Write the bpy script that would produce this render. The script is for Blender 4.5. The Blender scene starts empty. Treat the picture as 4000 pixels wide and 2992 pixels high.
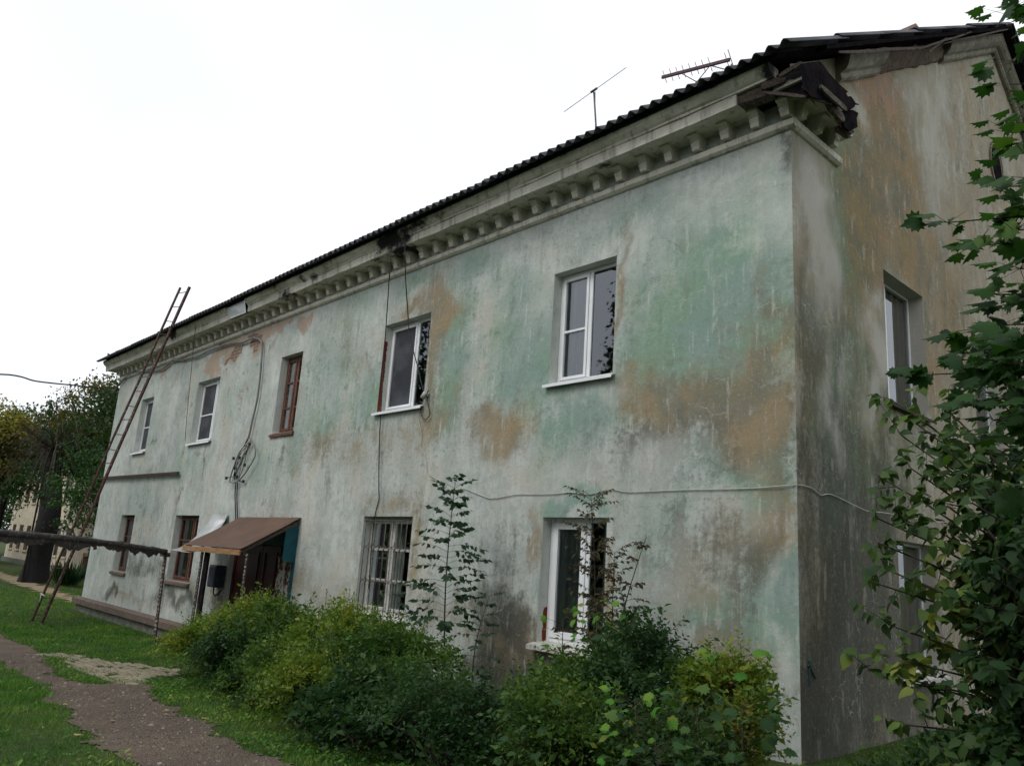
import bpy, math, random
import numpy as np
from mathutils import Vector, Matrix, noise
random.seed(7)
rng = np.random.default_rng(11)
R_ = math.radians
sc = bpy.context.scene
COL = sc.collection

# ------------------------------------------------------------------ camera
CAMP = np.array([3.68770278, -7.18440149, 1.6])
CR = np.array([[0.68334807, 0.72719213, 0.06501557],
               [0.11987644, -0.19959802, 0.97251749],
               [0.72018404, -0.65677411, -0.22356812]])
FPX = 3051.663
cam = bpy.data.cameras.new('camera')
cam.sensor_width = 36.0
cam.lens = FPX * 36.0 / 4000.0
cam.clip_start = 0.05
cam.clip_end = 900
co = bpy.data.objects.new('camera', cam)
M = Matrix([[CR[0][i], CR[1][i], CR[2][i], CAMP[i]] for i in range(3)] + [[0, 0, 0, 1]])
co.matrix_world = M
COL.objects.link(co)
sc.camera = co

# ------------------------------------------------------------------ sky, sun, exposure
SUN_EL, SUN_AZ = R_(50), R_(188)      # azimuth of the bright part of the cloud cover (front left of the facade)
world = bpy.data.worlds.new('World')
sc.world = world
world.use_nodes = True
wn, wl = world.node_tree.nodes, world.node_tree.links
wn.clear()
wo = wn.new('ShaderNodeOutputWorld')
wb = wn.new('ShaderNodeBackground')
sky = wn.new('ShaderNodeTexSky')
sky.sky_type = 'NISHITA'
sky.sun_disc = False
sky.sun_elevation = SUN_EL
sky.sun_rotation = SUN_AZ
sky.air_density = 1.0
sky.dust_density = 4.0
hs = wn.new('ShaderNodeHueSaturation')
hs.inputs['Saturation'].default_value = 0.25
mx = wn.new('ShaderNodeMix'); mx.data_type = 'RGBA'
mx.inputs[0].default_value = 0.72
cn = wn.new('ShaderNodeTexNoise'); cn.inputs['Scale'].default_value = 1.6; cn.inputs['Detail'].default_value = 3
cr = wn.new('ShaderNodeValToRGB')
cr.color_ramp.elements[0].position = 0.3; cr.color_ramp.elements[0].color = (9.2, 9.9, 10.7, 1)
cr.color_ramp.elements[1].position = 0.7; cr.color_ramp.elements[1].color = (12.4, 12.5, 12.6, 1)
tcw = wn.new('ShaderNodeTexCoord')
wl.new(tcw.outputs['Generated'], cn.inputs['Vector'])
wl.new(cn.outputs['Fac'], cr.inputs[0])
wl.new(sky.outputs[0], hs.inputs['Color'])
wl.new(hs.outputs[0], mx.inputs[6])
wl.new(cr.outputs[0], mx.inputs[7])
wl.new(mx.outputs[2], wb.inputs['Color'])
wb.inputs['Strength'].default_value = 0.12
wl.new(wb.outputs[0], wo.inputs['Surface'])
sun = bpy.data.lights.new('sun', 'SUN')
sun.energy = 1.15; sun.angle = R_(25); sun.color = (1.0, 0.96, 0.9)
so = bpy.data.objects.new('sun', sun)
COL.objects.link(so)
# direction towards the sun in world space: x = sin(az), y = cos(az)
sd = Vector((math.sin(SUN_AZ) * math.cos(SUN_EL), math.cos(SUN_AZ) * math.cos(SUN_EL), math.sin(SUN_EL)))
so.rotation_euler = sd.to_track_quat('Z', 'Y').to_euler()
sc.view_settings.view_transform = 'Standard'
sc.view_settings.look = 'None'
sc.view_settings.exposure = 0.06
sc.view_settings.gamma = 1.0
sc.render.engine = 'CYCLES'
sc.cycles.max_bounces = 8
sc.cycles.transparent_max_bounces = 12

# ------------------------------------------------------------------ helpers
def ray(px, py):
    v = np.array([px - 2000.0, -(py - 1496.0), -FPX])
    v = CR.T @ v
    return v / np.linalg.norm(v)
def at(px, py, ax, val):
    """point of the photograph measured on a known plane of the place"""
    d = ray(px, py)
    return CAMP + d * ((val - CAMP[ax]) / d[ax])
def atd(px, py, dist):
    return CAMP + ray(px, py) * dist
def gz(x, y):
    return -0.6 * min(1.0, max(0.0, -x / 15.0)) + 0.02 * noise.noise(Vector((x * .5, y * .5, 0)))
def atg(px, py):
    p = at(px, py, 2, -0.2)
    for _ in range(6):
        p = at(px, py, 2, gz(p[0], p[1]))
    return p

def tag(o, label=None, cat=None, group=None, kind=None):
    if label: o['label'] = label
    if cat: o['category'] = cat
    if group: o['group'] = group
    if kind: o['kind'] = kind
    return o
def empty(name, loc=(0, 0, 0), label=None, cat=None, group=None):
    o = bpy.data.objects.new(name, None)
    o.location = loc
    o.empty_display_size = 0.2
    COL.objects.link(o)
    return tag(o, label, cat, group)
def link(name, me, parent=None, label=None):
    o = bpy.data.objects.new(name, me)
    COL.objects.link(o)
    if parent is not None:
        o.parent = parent
        w = Vector((0, 0, 0)); q = parent
        while q is not None:
            w += q.location; q = q.parent
        o.location = -w
    if label: o['label'] = label
    return o

class MB:
    def __init__(s): s.v = []; s.f = []; s.sm = []
    def add(s, vs, fs, smooth=False):
        b = len(s.v)
        s.v += [tuple(float(c) for c in p) for p in vs]
        s.f += [tuple(b + i for i in f) for f in fs]
        s.sm += [smooth] * len(fs)
        return s
    def hexa(s, p):
        return s.add(p, [(0, 3, 2, 1), (4, 5, 6, 7), (0, 1, 5, 4), (1, 2, 6, 5), (2, 3, 7, 6), (3, 0, 4, 7)])
    def box(s, a, b):
        x0, y0, z0 = [min(a[i], b[i]) for i in range(3)]; x1, y1, z1 = [max(a[i], b[i]) for i in range(3)]
        return s.hexa([(x0, y0, z0), (x1, y0, z0), (x1, y1, z0), (x0, y1, z0), (x0, y0, z1), (x1, y0, z1), (x1, y1, z1), (x0, y1, z1)])
    def bar(s, a, b, w, h, up=(0, 0, 1)):
        a = Vector(a); b = Vector(b); d = (b - a).normalized(); up = Vector(up)
        x = d.cross(up)
        if x.length < 1e-4: x = d.cross(Vector((1, 0, 0)))
        x.normalize(); y = x.cross(d)
        x *= w / 2; y *= h / 2
        return s.hexa([a - x - y, a + x - y, a + x + y, a - x + y, b - x - y, b + x - y, b + x + y, b - x + y])
    def tube(s, pts, r, n=6, cap=True, smooth=True):
        pts = [Vector(p) for p in pts]
        k = len(pts)
        rr = r if hasattr(r, '__len__') else [r] * k
        vs = []; prev = None
        for i, p in enumerate(pts):
            d = (pts[min(i + 1, k - 1)] - pts[max(i - 1, 0)])
            d = d.normalized() if d.length > 1e-9 else Vector((0, 0, 1))
            if prev is None:
                x = d.cross(Vector((0, 0, 1)))
                if x.length < 1e-3: x = d.cross(Vector((1, 0, 0)))
            else:
                x = prev - d * prev.dot(d)
                if x.length < 1e-6: x = d.cross(Vector((0, 0, 1)))
            x.normalize(); prev = x; y = d.cross(x)
            for j in range(n):
                t = 2 * math.pi * j / n
                vs.append(p + (x * math.cos(t) + y * math.sin(t)) * rr[i])
        fs = [(i * n + j, i * n + (j + 1) % n, (i + 1) * n + (j + 1) % n, (i + 1) * n + j) for i in range(k - 1) for j in range(n)]
        s.add(vs, fs, smooth)
        if cap:
            b = len(s.v) - k * n
            s.f.append(tuple(b + j for j in range(n))[::-1]); s.sm.append(False)
            s.f.append(tuple(b + (k - 1) * n + j for j in range(n))); s.sm.append(False)
        return s
    def prism(s, poly, vec):
        n = len(poly); vec = Vector(vec)
        a = [Vector(p) for p in poly]; b = [p + vec for p in a]
        return s.add(a + b, [tuple(range(n))[::-1], tuple(range(n, 2 * n))] + [(i, (i + 1) % n, n + (i + 1) % n, n + i) for i in range(n)])
    def build(s, name, mat, parent=None, label=None, bevel=0):
        me = bpy.data.meshes.new(name)
        me.from_pydata(s.v, [], s.f)
        me.polygons.foreach_set('use_smooth', s.sm)
        me.materials.append(mat)
        me.update()
        import bmesh
        bm = bmesh.new(); bm.from_mesh(me)
        bmesh.ops.recalc_face_normals(bm, faces=bm.faces)
        bm.to_mesh(me); bm.free()
        o = link(name, me, parent, label)
        if bevel:
            m = o.modifiers.new('bevel', 'BEVEL'); m.width = bevel; m.segments = 1; m.limit_method = 'ANGLE'
        return o

def raw_mesh(name, V, T, mat, parent=None, smooth=False, label=None):
    """V (n,3) array, T (m,k) index array -> mesh object"""
    me = bpy.data.meshes.new(name)
    V = np.asarray(V, np.float32); T = np.asarray(T, np.int32)
    me.vertices.add(len(V)); me.vertices.foreach_set('co', V.ravel())
    k = T.shape[1]
    me.loops.add(T.size); me.loops.foreach_set('vertex_index', T.ravel())
    me.polygons.add(len(T)); me.polygons.foreach_set('loop_start', np.arange(0, T.size, k, dtype=np.int32))
    me.polygons.foreach_set('loop_total', np.full(len(T), k, np.int32))
    if smooth: me.polygons.foreach_set('use_smooth', [True] * len(T))
    me.materials.append(mat)
    me.update(calc_edges=True)
    return link(name, me, parent, label)

# ------------------------------------------------------------------ material helpers
class NT:
    def __init__(s, name):
        s.m = bpy.data.materials.new(name); s.m.use_nodes = True
        s.t = s.m.node_tree; s.n = s.t.nodes; s.l = s.t.links
        s.n.clear()
        s.out = s.n.new('ShaderNodeOutputMaterial')
        s.tc = s.n.new('ShaderNodeTexCoord')
    def put(s, sock, v):
        if isinstance(v, bpy.types.NodeSocket): s.l.new(v, sock)
        elif isinstance(v, (tuple, list)) and len(v) == 3 and sock.type == 'RGBA': sock.default_value = (*v, 1)
        else: sock.default_value = v
    def map(s, scale=(1, 1, 1), src='Object', rot=(0, 0, 0)):
        m = s.n.new('ShaderNodeMapping'); s.l.new(s.tc.outputs[src], m.inputs[0])
        m.inputs['Scale'].default_value = scale; m.inputs['Rotation'].default_value = rot
        return m.outputs[0]
    def noise(s, scale, detail=4, rough=0.55, vec=None, dist=0.0):
        n = s.n.new('ShaderNodeTexNoise'); s.l.new(vec if vec else s.tc.outputs['Object'], n.inputs['Vector'])
        n.inputs['Scale'].default_value = scale; n.inputs['Detail'].default_value = detail
        n.inputs['Roughness'].default_value = rough; n.inputs['Distortion'].default_value = dist
        return n.outputs['Fac']
    def vor(s, scale, feature='F1', vec=None, out='Distance', rnd=1.0):
        n = s.n.new('ShaderNodeTexVoronoi'); s.l.new(vec if vec else s.tc.outputs['Object'], n.inputs['Vector'])
        n.feature = feature; n.inputs['Scale'].default_value = scale; n.inputs['Randomness'].default_value = rnd
        return n.outputs[out]
    def math(s, op, a, b=0.0, c=0.0, clamp=False):
        n = s.n.new('ShaderNodeMath'); n.operation = op; n.use_clamp = clamp
        s.put(n.inputs[0], a); s.put(n.inputs[1], b)
        if len(n.inputs) > 2: s.put(n.inputs[2], c)
        return n.outputs[0]
    def ss(s, v, a, b, lo=0.0, hi=1.0):
        n = s.n.new('ShaderNodeMapRange'); n.interpolation_type = 'SMOOTHSTEP'
        s.put(n.inputs['Value'], v); n.inputs['From Min'].default_value = a; n.inputs['From Max'].default_value = b
        n.inputs['To Min'].default_value = lo; n.inputs['To Max'].default_value = hi
        return n.outputs[0]
    def mix(s, f, a, b, mode='MIX'):
        n = s.n.new('ShaderNodeMix'); n.data_type = 'RGBA'; n.blend_type = mode
        s.put(n.inputs[0], f); s.put(n.inputs[6], a); s.put(n.inputs[7], b)
        return n.outputs[2]
    def attr(s, name):
        n = s.n.new('ShaderNodeAttribute'); n.attribute_name = name
        return n.outputs['Fac']
    def isl(s):
        return s.n.new('ShaderNodeNewGeometry').outputs['Random Per Island']
    def bump(s, h, strength=0.4, dist=0.01):
        n = s.n.new('ShaderNodeBump'); s.l.new(h, n.inputs['Height'])
        n.inputs['Strength'].default_value = strength; n.inputs['Distance'].default_value = dist
        return n.outputs[0]
    def bsdf(s, col, rough=0.9, normal=None, metal=0.0, spec=0.3):
        b = s.n.new('ShaderNodeBsdfPrincipled')
        s.put(b.inputs['Base Color'], col); s.put(b.inputs['Roughness'], rough)
        b.inputs['Metallic'].default_value = metal; b.inputs['Specular IOR Level'].default_value = spec
        if normal: s.l.new(normal, b.inputs['Normal'])
        return b.outputs[0]
    def done(s, sh):
        s.l.new(sh, s.out.inputs['Surface']); return s.m

def mottled(name, c1, c2, scale=6, rough=0.85, bump=0.3, bs=40, metal=0.0, spec=0.3, stretch=(1, 1, 1), bd=0.004, c3=None, a=0.35, b=0.65):
    t = NT(name)
    v = t.map(stretch)
    n = t.noise(scale, 5, 0.6, v)
    c = t.mix(t.ss(n, a, b), c1, c2)
    if c3: c = t.mix(t.ss(t.noise(scale * 3.1, 4, 0.6, v), 0.55, 0.68), c, c3)
    nb = t.noise(bs, 4, 0.6, v)
    return t.done(t.bsdf(c, rough, t.bump(nb, bump, bd), metal, spec))

# wall plaster: stains are masks stored on the wall's points (damp, plus shade painted low on the gable), broken up by noise here
def wall_mat(name, grey1, grey2, green, ochre, side=False, warm=(0.47, 0.44, 0.37), pale=(0.62, 0.64, 0.60)):
    t = NT(name)
    st = t.map((2.6, 2.6, 0.8), rot=(0.25, 0, 0)) if side else t.map((4.0, 4.0, 0.7)); st2 = t.map((8, 8, 1.6), rot=(0.2, 0, 0)) if side else t.map((11, 11, 1.3))
    n_big = t.noise(0.9, 5, 0.62)
    n_mid = t.noise(3.2, 6, 0.68, None, 0.6)
    n_fin = t.noise(17, 7, 0.72)
    strk = t.noise(1.0, 6, 0.66, st)
    strk2 = t.noise(1.0, 5, 0.62, st2)
    n_lo = t.noise(1.3, 5, 0.6, None, 0.4)
    n_cl = t.noise(1.0 if side else 5.5, 7, 0.7, t.map((5, 5, 2.6), rot=(0.3, 0, 0)) if side else None, 0.3)
    vv = t.math('ADD', t.math('MULTIPLY', n_lo, 0.5), t.math('MULTIPLY', n_cl, 0.5))
    base = t.mix(t.ss(vv, 0.42, 0.58), grey1, grey2)
    base = t.mix(t.math('MULTIPLY', t.ss(n_big, 0.50, 0.64), 0.5), base, warm)
    def comb(a, k_mid, k_str, k_fin, lo, hi):
        v = t.attr(a)
        v = t.math('ADD', v, t.math('MULTIPLY', t.math('SUBTRACT', n_cl, 0.5), k_mid))
        v = t.math('ADD', v, t.math('MULTIPLY', t.math('SUBTRACT', strk, 0.5), k_str))
        v = t.math('ADD', v, t.math('MULTIPLY', t.math('SUBTRACT', n_fin, 0.5), k_fin))
        return t.ss(v, lo, hi)
    g = comb('green', 1.2, 0.7, 0.5, 0.06, 0.85)
    c = t.mix(t.math('MULTIPLY', g, 0.85), base, t.mix(t.ss(n_big, 0.42, 0.6), green, (green[0] * .9, green[1] * 1.02, green[2] * .82)))
    o = comb('ochre', 1.3, 0.9, 0.8, 0.05, 1.0)
    och = t.mix(t.ss(n_lo, 0.4, 0.6), ochre, (ochre[0] * 0.66, ochre[1] * 0.80, ochre[2] * 1.0))
    c = t.mix(t.math('MULTIPLY', o, 0.88), c, och)
    # mould clouds, then darker masked areas, shaded low on the gable
    md = t.math('MULTIPLY', t.ss(t.math('ADD', t.math('MULTIPLY', n_mid, 0.6), t.math('MULTIPLY', strk, 0.4)), 0.50, 0.62), t.ss(n_cl, 0.42, 0.60))
    c = t.mix(t.math('MULTIPLY', md, 0.75 if side else 0.62), c, (0.13, 0.135, 0.11) if side else (0.16, 0.18, 0.155))
    d = comb('dark', 1.1, 1.0, 0.9, 0.18, 0.98)
    c = t.mix(t.math('MULTIPLY', d, 0.85), c, (0.07, 0.073, 0.06))
    c = t.mix(t.math('MULTIPLY', t.math('MULTIPLY', t.ss(strk2, 0.50, 0.66), t.ss(n_lo, 0.47, 0.55)), 0.22), c, (0.15, 0.155, 0.13))
    c = t.mix(t.math('MULTIPLY', t.math('MULTIPLY', t.ss(strk2, 0.34, 0.46, 1.0, 0.0), t.ss(n_mid, 0.45, 0.55)), 0.35), c, pale)
    c = t.mix(t.math('MULTIPLY', t.ss(n_fin, 0.53, 0.66), 0.38), c, (0.16, 0.165, 0.14))
    c = t.mix(t.math('MULTIPLY', t.ss(t.noise(26, 6, 0.75), 0.55, 0.66), 0.30), c, pale)
    c = t.mix(t.math('MULTIPLY', t.math('MULTIPLY', t.ss(t.noise(60, 4, 0.75), 0.55, 0.62), t.ss(n_cl, 0.46, 0.56)), 0.45), c, (0.10, 0.10, 0.085))
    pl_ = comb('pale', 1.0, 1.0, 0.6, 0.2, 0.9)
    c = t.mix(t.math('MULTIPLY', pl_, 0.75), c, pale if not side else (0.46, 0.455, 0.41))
    # peeled first coat and bare brick
    b = t.math('ADD', t.attr('peel'), t.math('MULTIPLY', t.math('SUBTRACT', n_mid, 0.5), 1.3))
    b = t.math('ADD', b, t.math('MULTIPLY', t.math('SUBTRACT', n_fin, 0.5), 1.5))
    bm_ = t.ss(b, 0.40, 0.50)
    terr = t.mix(t.ss(n_cl, 0.4, 0.6), (0.38, 0.225, 0.14), (0.30, 0.215, 0.16))
    c = t.mix(t.math('MULTIPLY', bm_, t.ss(n_fin, 0.3, 0.6, 0.95, 0.55)), c, terr)
    k = t.math('ADD', t.attr('brick'), t.math('MULTIPLY', t.math('SUBTRACT', n_mid, 0.5), 1.2))
    km = t.ss(k, 0.5, 0.56)
    sw = t.n.new('ShaderNodeCombineXYZ'); sp = t.n.new('ShaderNodeSeparateXYZ')
    t.l.new(t.tc.outputs['Object'], sp.inputs[0])
    t.l.new(sp.outputs['Y' if side else 'X'], sw.inputs[0]); t.l.new(sp.outputs['Z'], sw.inputs[1])
    br = t.n.new('ShaderNodeTexBrick'); t.l.new(sw.outputs[0], br.inputs['Vector'])
    br.inputs['Color1'].default_value = (0.29, 0.185, 0.125, 1); br.inputs['Color2'].default_value = (0.20, 0.14, 0.105, 1)
    br.inputs['Mortar'].default_value = (0.1, 0.08, 0.06, 1); br.inputs['Scale'].default_value = 1.0
    br.inputs['Mortar Size'].default_value = 0.012; br.inputs['Brick Width'].default_value = 0.26; br.inputs['Row Height'].default_value = 0.077
    c = t.mix(km, c, t.mix(t.ss(n_fin, 0.45, 0.62, 0.0, 0.6), br.outputs['Color'], (0.33, 0.29, 0.24)))
    c = t.mix(t.ss(t.math('ADD', t.attr('red'), t.math('MULTIPLY', t.math('SUBTRACT', n_fin, 0.5), 1.4)), 0.47, 0.53), c, (0.17, 0.035, 0.022))
    # hairline cracks in the lime wash
    wp = t.n.new('ShaderNodeVectorMath'); wp.operation = 'ADD'
    nc = t.n.new('ShaderNodeTexNoise'); nc.inputs['Scale'].default_value = 3.0; nc.inputs['Detail'].default_value = 4
    t.l.new(t.tc.outputs['Object'], nc.inputs['Vector'])
    sc_ = t.n.new('ShaderNodeVectorMath'); sc_.operation = 'SCALE'; sc_.inputs['Scale'].default_value = 0.45
    t.l.new(nc.outputs['Color'], sc_.inputs[0]); t.l.new(t.tc.outputs['Object'], wp.inputs[0]); t.l.new(sc_.outputs[0], wp.inputs[1])
    cd = t.vor(2.6, 'DISTANCE_TO_EDGE', wp.outputs[0])
    ck = t.math('MULTIPLY', t.ss(cd, 0.0, 0.012, 1.0, 0.0), t.ss(t.noise(1.3, 3), 0.52, 0.62))
    c = t.mix(t.math('MULTIPLY', ck, 0.5), c, (0.6, 0.6, 0.55))
    cd2 = t.vor(0.55, 'DISTANCE_TO_EDGE', wp.outputs[0])
    ck2 = t.math('MULTIPLY', t.ss(cd2, 0.0, 0.004, 1.0, 0.0), t.ss(t.noise(0.8, 3), 0.5, 0.6))
    c = t.mix(t.math('MULTIPLY', ck2, 0.28), c, (0.09, 0.09, 0.08))
    h = t.math('ADD', t.math('MULTIPLY', n_fin, 0.5), t.math('MULTIPLY', n_mid, 1.2))
    h = t.math('SUBTRACT', h, t.math('MULTIPLY', bm_, 0.7))
    h = t.math('SUBTRACT', h, t.math('MULTIPLY', t.math('MULTIPLY', km, t.math('ADD', br.outputs['Fac'], 0.5)), 0.9))
    h = t.math('SUBTRACT', h, t.math('MULTIPLY', ck2, 0.15))
    return t.done(t.bsdf(c, 0.93, t.bump(h, 0.55, 0.012), 0, 0.15))

W_FRONT = wall_mat('stained_lime_plaster', (0.335, 0.375, 0.35), (0.485, 0.515, 0.495), (0.185, 0.285, 0.25), (0.27, 0.20, 0.112))
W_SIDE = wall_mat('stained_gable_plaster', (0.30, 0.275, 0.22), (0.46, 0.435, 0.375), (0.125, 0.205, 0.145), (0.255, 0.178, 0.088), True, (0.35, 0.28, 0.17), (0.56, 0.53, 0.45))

t = NT('cornice_plaster')
n1 = t.noise(2.5, 6, 0.65); n2 = t.noise(14, 6, 0.7); stv = t.noise(1.0, 5, 0.6, t.map((9, 9, 1.2)))
c = t.mix(t.ss(n1, 0.35, 0.65), (0.66, 0.63, 0.56), (0.52, 0.51, 0.44))
c = t.mix(t.math('MULTIPLY', t.ss(stv, 0.52, 0.66), 0.5), c, (0.13, 0.13, 0.1))
c = t.mix(t.math('MULTIPLY', t.ss(n2, 0.55, 0.7), 0.5), c, (0.12, 0.12, 0.09))
at_ = t.attr('soot_dark')
c = t.mix(t.ss(t.math('ADD', at_, t.math('MULTIPLY', t.math('SUBTRACT', n1, 0.5), 2.0)), 0.45, 0.8), c, (0.03, 0.03, 0.03))
CORN = t.done(t.bsdf(c, 0.93, t.bump(n2, 0.5, 0.008), 0, 0.15))

ROOF = mottled('old_corrugated_sheet', (0.05, 0.05, 0.06), (0.09, 0.09, 0.10), 3, 0.92, 0.4, 30, c3=(0.035, 0.04, 0.03))
PVC = mottled('white_plastic_frame', (0.74, 0.76, 0.78), (0.68, 0.70, 0.71), 3, 0.4, 0.02, 60, spec=0.5)
OLDW = mottled('old_white_paint', (0.50, 0.50, 0.47), (0.36, 0.36, 0.33), 14, 0.75, 0.4, 60, c3=(0.18, 0.16, 0.13))
BRN = mottled('brown_window_paint', (0.115, 0.045, 0.028), (0.075, 0.032, 0.022), 10, 0.6, 0.3, 60, c3=(0.2, 0.12, 0.08))
LEDGE = mottled('brown_ledge_paint', (0.13, 0.095, 0.075), (0.09, 0.068, 0.055), 6, 0.85, 0.4, 40, c3=(0.17, 0.14, 0.11))
PLINTH = mottled('mossy_plinth', (0.10, 0.105, 0.085), (0.17, 0.17, 0.15), 5, 0.95, 0.7, 25, c3=(0.05, 0.07, 0.035), bd=0.015)
METSILL = mottled('galvanised_sill', (0.42, 0.43, 0.43), (0.33, 0.34, 0.34), 6, 0.5, 0.05, 30, 0.3, 0.5)
DARKIN = mottled('dim_room', (0.26, 0.25, 0.23), (0.18, 0.175, 0.16), 2, 0.95)
CURT = mottled('net_curtain', (0.66, 0.67, 0.66), (0.42, 0.43, 0.43), 1.0, 0.95, 0.3, 9, stretch=(9, 9, 0.3))
CURTB = mottled('beige_net_curtain', (0.46, 0.38, 0.32), (0.30, 0.24, 0.20), 1.0, 0.95, 0.3, 9, stretch=(9, 9, 0.3))
MESH_ = mottled('insect_screen', (0.028, 0.031, 0.037), (0.062, 0.068, 0.078), 2.2, 0.8, 0.1, 200)  # insect screen; its mottling is painted to suggest reflections
RUST = mottled('rusty_iron', (0.035, 0.022, 0.02), (0.06, 0.035, 0.025), 9, 0.85, 0.4, 70, c3=(0.03, 0.022, 0.02))
LADDER = mottled('brown_ladder_paint', (0.085, 0.04, 0.032), (0.055, 0.032, 0.028), 5, 0.7, 0.3, 70, c3=(0.22, 0.19, 0.16))
BARS = mottled('window_bars', (0.10, 0.09, 0.08), (0.06, 0.055, 0.05), 9, 0.7, 0.3, 70, c3=(0.16, 0.13, 0.11))
ANT = mottled('antenna_metal', (0.10, 0.09, 0.10), (0.06, 0.05, 0.06), 9, 0.6, 0.1, 70)
ANTB = mottled('antenna_boom_paint', (0.085, 0.035, 0.04), (0.06, 0.03, 0.035), 9, 0.7, 0.1, 70)
BLACK = mottled('black_cable', (0.018, 0.018, 0.02), (0.03, 0.03, 0.032), 9, 0.6, 0.1, 70)
GREYC = mottled('grey_conduit', (0.22, 0.22, 0.21), (0.15, 0.15, 0.145), 9, 0.7, 0.1, 70)
WHITEC = mottled('white_cable', (0.50, 0.50, 0.46), (0.38, 0.38, 0.35), 9, 0.6, 0.1, 70)
CANOPY = mottled('rusty_sheet_roof', (0.12, 0.068, 0.045), (0.085, 0.052, 0.038), 1.5, 0.8, 0.15, 60, c3=(0.075, 0.05, 0.04))
WOODO = mottled('bare_pine_board', (0.33, 0.19, 0.09), (0.22, 0.125, 0.06), 5, 0.8, 0.3, 60, stretch=(1, 1, 5))
TEAL = mottled('teal_paint', (0.008, 0.085, 0.105), (0.006, 0.06, 0.08), 4, 0.6, 0.1, 50)
DOORR = mottled('dark_red_door_paint', (0.045, 0.006, 0.008), (0.028, 0.004, 0.006), 4, 0.5, 0.15, 40)
NAVY = mottled('navy_box_paint', (0.04, 0.05, 0.085), (0.028, 0.032, 0.055), 5, 0.5, 0.2, 40, c3=(0.10, 0.11, 0.14))
GALV = mottled('galvanised_sheet', (0.55, 0.56, 0.56), (0.42, 0.44, 0.44), 4, 0.35, 0.1, 30, 0.5, 0.5)
NOTICE = mottled('torn_notices', (0.5, 0.5, 0.47), (0.09, 0.03, 0.025), 9, 0.9, 0.3, 60, stretch=(1.3, 1, 0.8), a=0.47, b=0.52, c3=(0.33, 0.33, 0.32))
INSUL = mottled('pipe_wrapping', (0.085, 0.075, 0.075), (0.045, 0.04, 0.045), 5, 0.85, 0.8, 30, c3=(0.17, 0.15, 0.14), bd=0.02)
DARKBARK = mottled('black_bark', (0.022, 0.019, 0.02), (0.013, 0.012, 0.013), 7, 0.95, 1.0, 22, stretch=(2, 2, 0.5), c3=(0.035, 0.032, 0.03), bd=0.03)
BARK = mottled('bark', (0.055, 0.048, 0.042), (0.03, 0.026, 0.024), 7, 0.95, 1.0, 22, stretch=(2, 2, 0.5), c3=(0.10, 0.095, 0.08), bd=0.03)
TWIG = mottled('twig_bark', (0.05, 0.042, 0.028), (0.03, 0.027, 0.02), 20, 0.9, 0.2, 80)
OLDWOOD = mottled('rotten_board', (0.10, 0.08, 0.065), (0.045, 0.036, 0.032), 6, 0.95, 0.6, 60, stretch=(6, 1, 6), c3=(0.22, 0.19, 0.15))
FELT_SHADE = mottled('roofing_felt_and_shade', (0.010, 0.010, 0.013), (0.022, 0.017, 0.019), 6, 1.0, 0.6, 30, bd=0.02, spec=0.0)  # black of the torn felt, also painted where hollows lie in shade
SHINGLE = mottled('lath_and_rubble', (0.17, 0.12, 0.09), (0.08, 0.06, 0.05), 12, 0.95, 1.0, 26, stretch=(1, 2.5, 1), c3=(0.26, 0.22, 0.17), bd=0.03)
BRICK = None
t = NT('chimney_brick')
sp = t.n.new('ShaderNodeSeparateXYZ'); t.l.new(t.tc.outputs['Object'], sp.inputs[0])
sw = t.n.new('ShaderNodeCombineXYZ'); t.l.new(t.math('ADD', sp.outputs['X'], sp.outputs['Y']), sw.inputs[0]); t.l.new(sp.outputs['Z'], sw.inputs[1])
br = t.n.new('ShaderNodeTexBrick'); t.l.new(sw.outputs[0], br.inputs['Vector'])
br.inputs['Color1'].default_value = (0.24, 0.13, 0.10, 1); br.inputs['Color2'].default_value = (0.16, 0.10, 0.08, 1); br.inputs['Mortar'].default_value = (0.2, 0.19, 0.17, 1)
br.inputs['Scale'].default_value = 1; br.inputs['Mortar Size'].default_value = 0.012; br.inputs['Brick Width'].default_value = 0.26; br.inputs['Row Height'].default_value = 0.077
BRICK = t.done(t.bsdf(br.outputs['Color'], 0.92, t.bump(t.noise(30, 4), 0.4, 0.01)))

def glass_mat():
    t = NT('window_glass')
    fr = t.n.new('ShaderNodeFresnel'); fr.inputs['IOR'].default_value = 2.05
    gl = t.n.new('ShaderNodeBsdfGlossy'); gl.inputs['Roughness'].default_value = 0.015
    gl.inputs['Color'].default_value = (0.86, 0.92, 1.0, 1)
    nb = t.bump(t.noise(1.6, 2, 0.5), 0.06, 0.02); t.l.new(nb, gl.inputs['Normal'])
    tr = t.n.new('ShaderNodeBsdfTransparent'); tr.inputs['Color'].default_value = (0.72, 0.78, 0.76, 1)
    mx = t.n.new('ShaderNodeMixShader')
    t.l.new(fr.outputs[0], mx.inputs[0]); t.l.new(tr.outputs[0], mx.inputs[1]); t.l.new(gl.outputs[0], mx.inputs[2])
    return t.done(mx.outputs[0])
GLASS = glass_mat()

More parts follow.
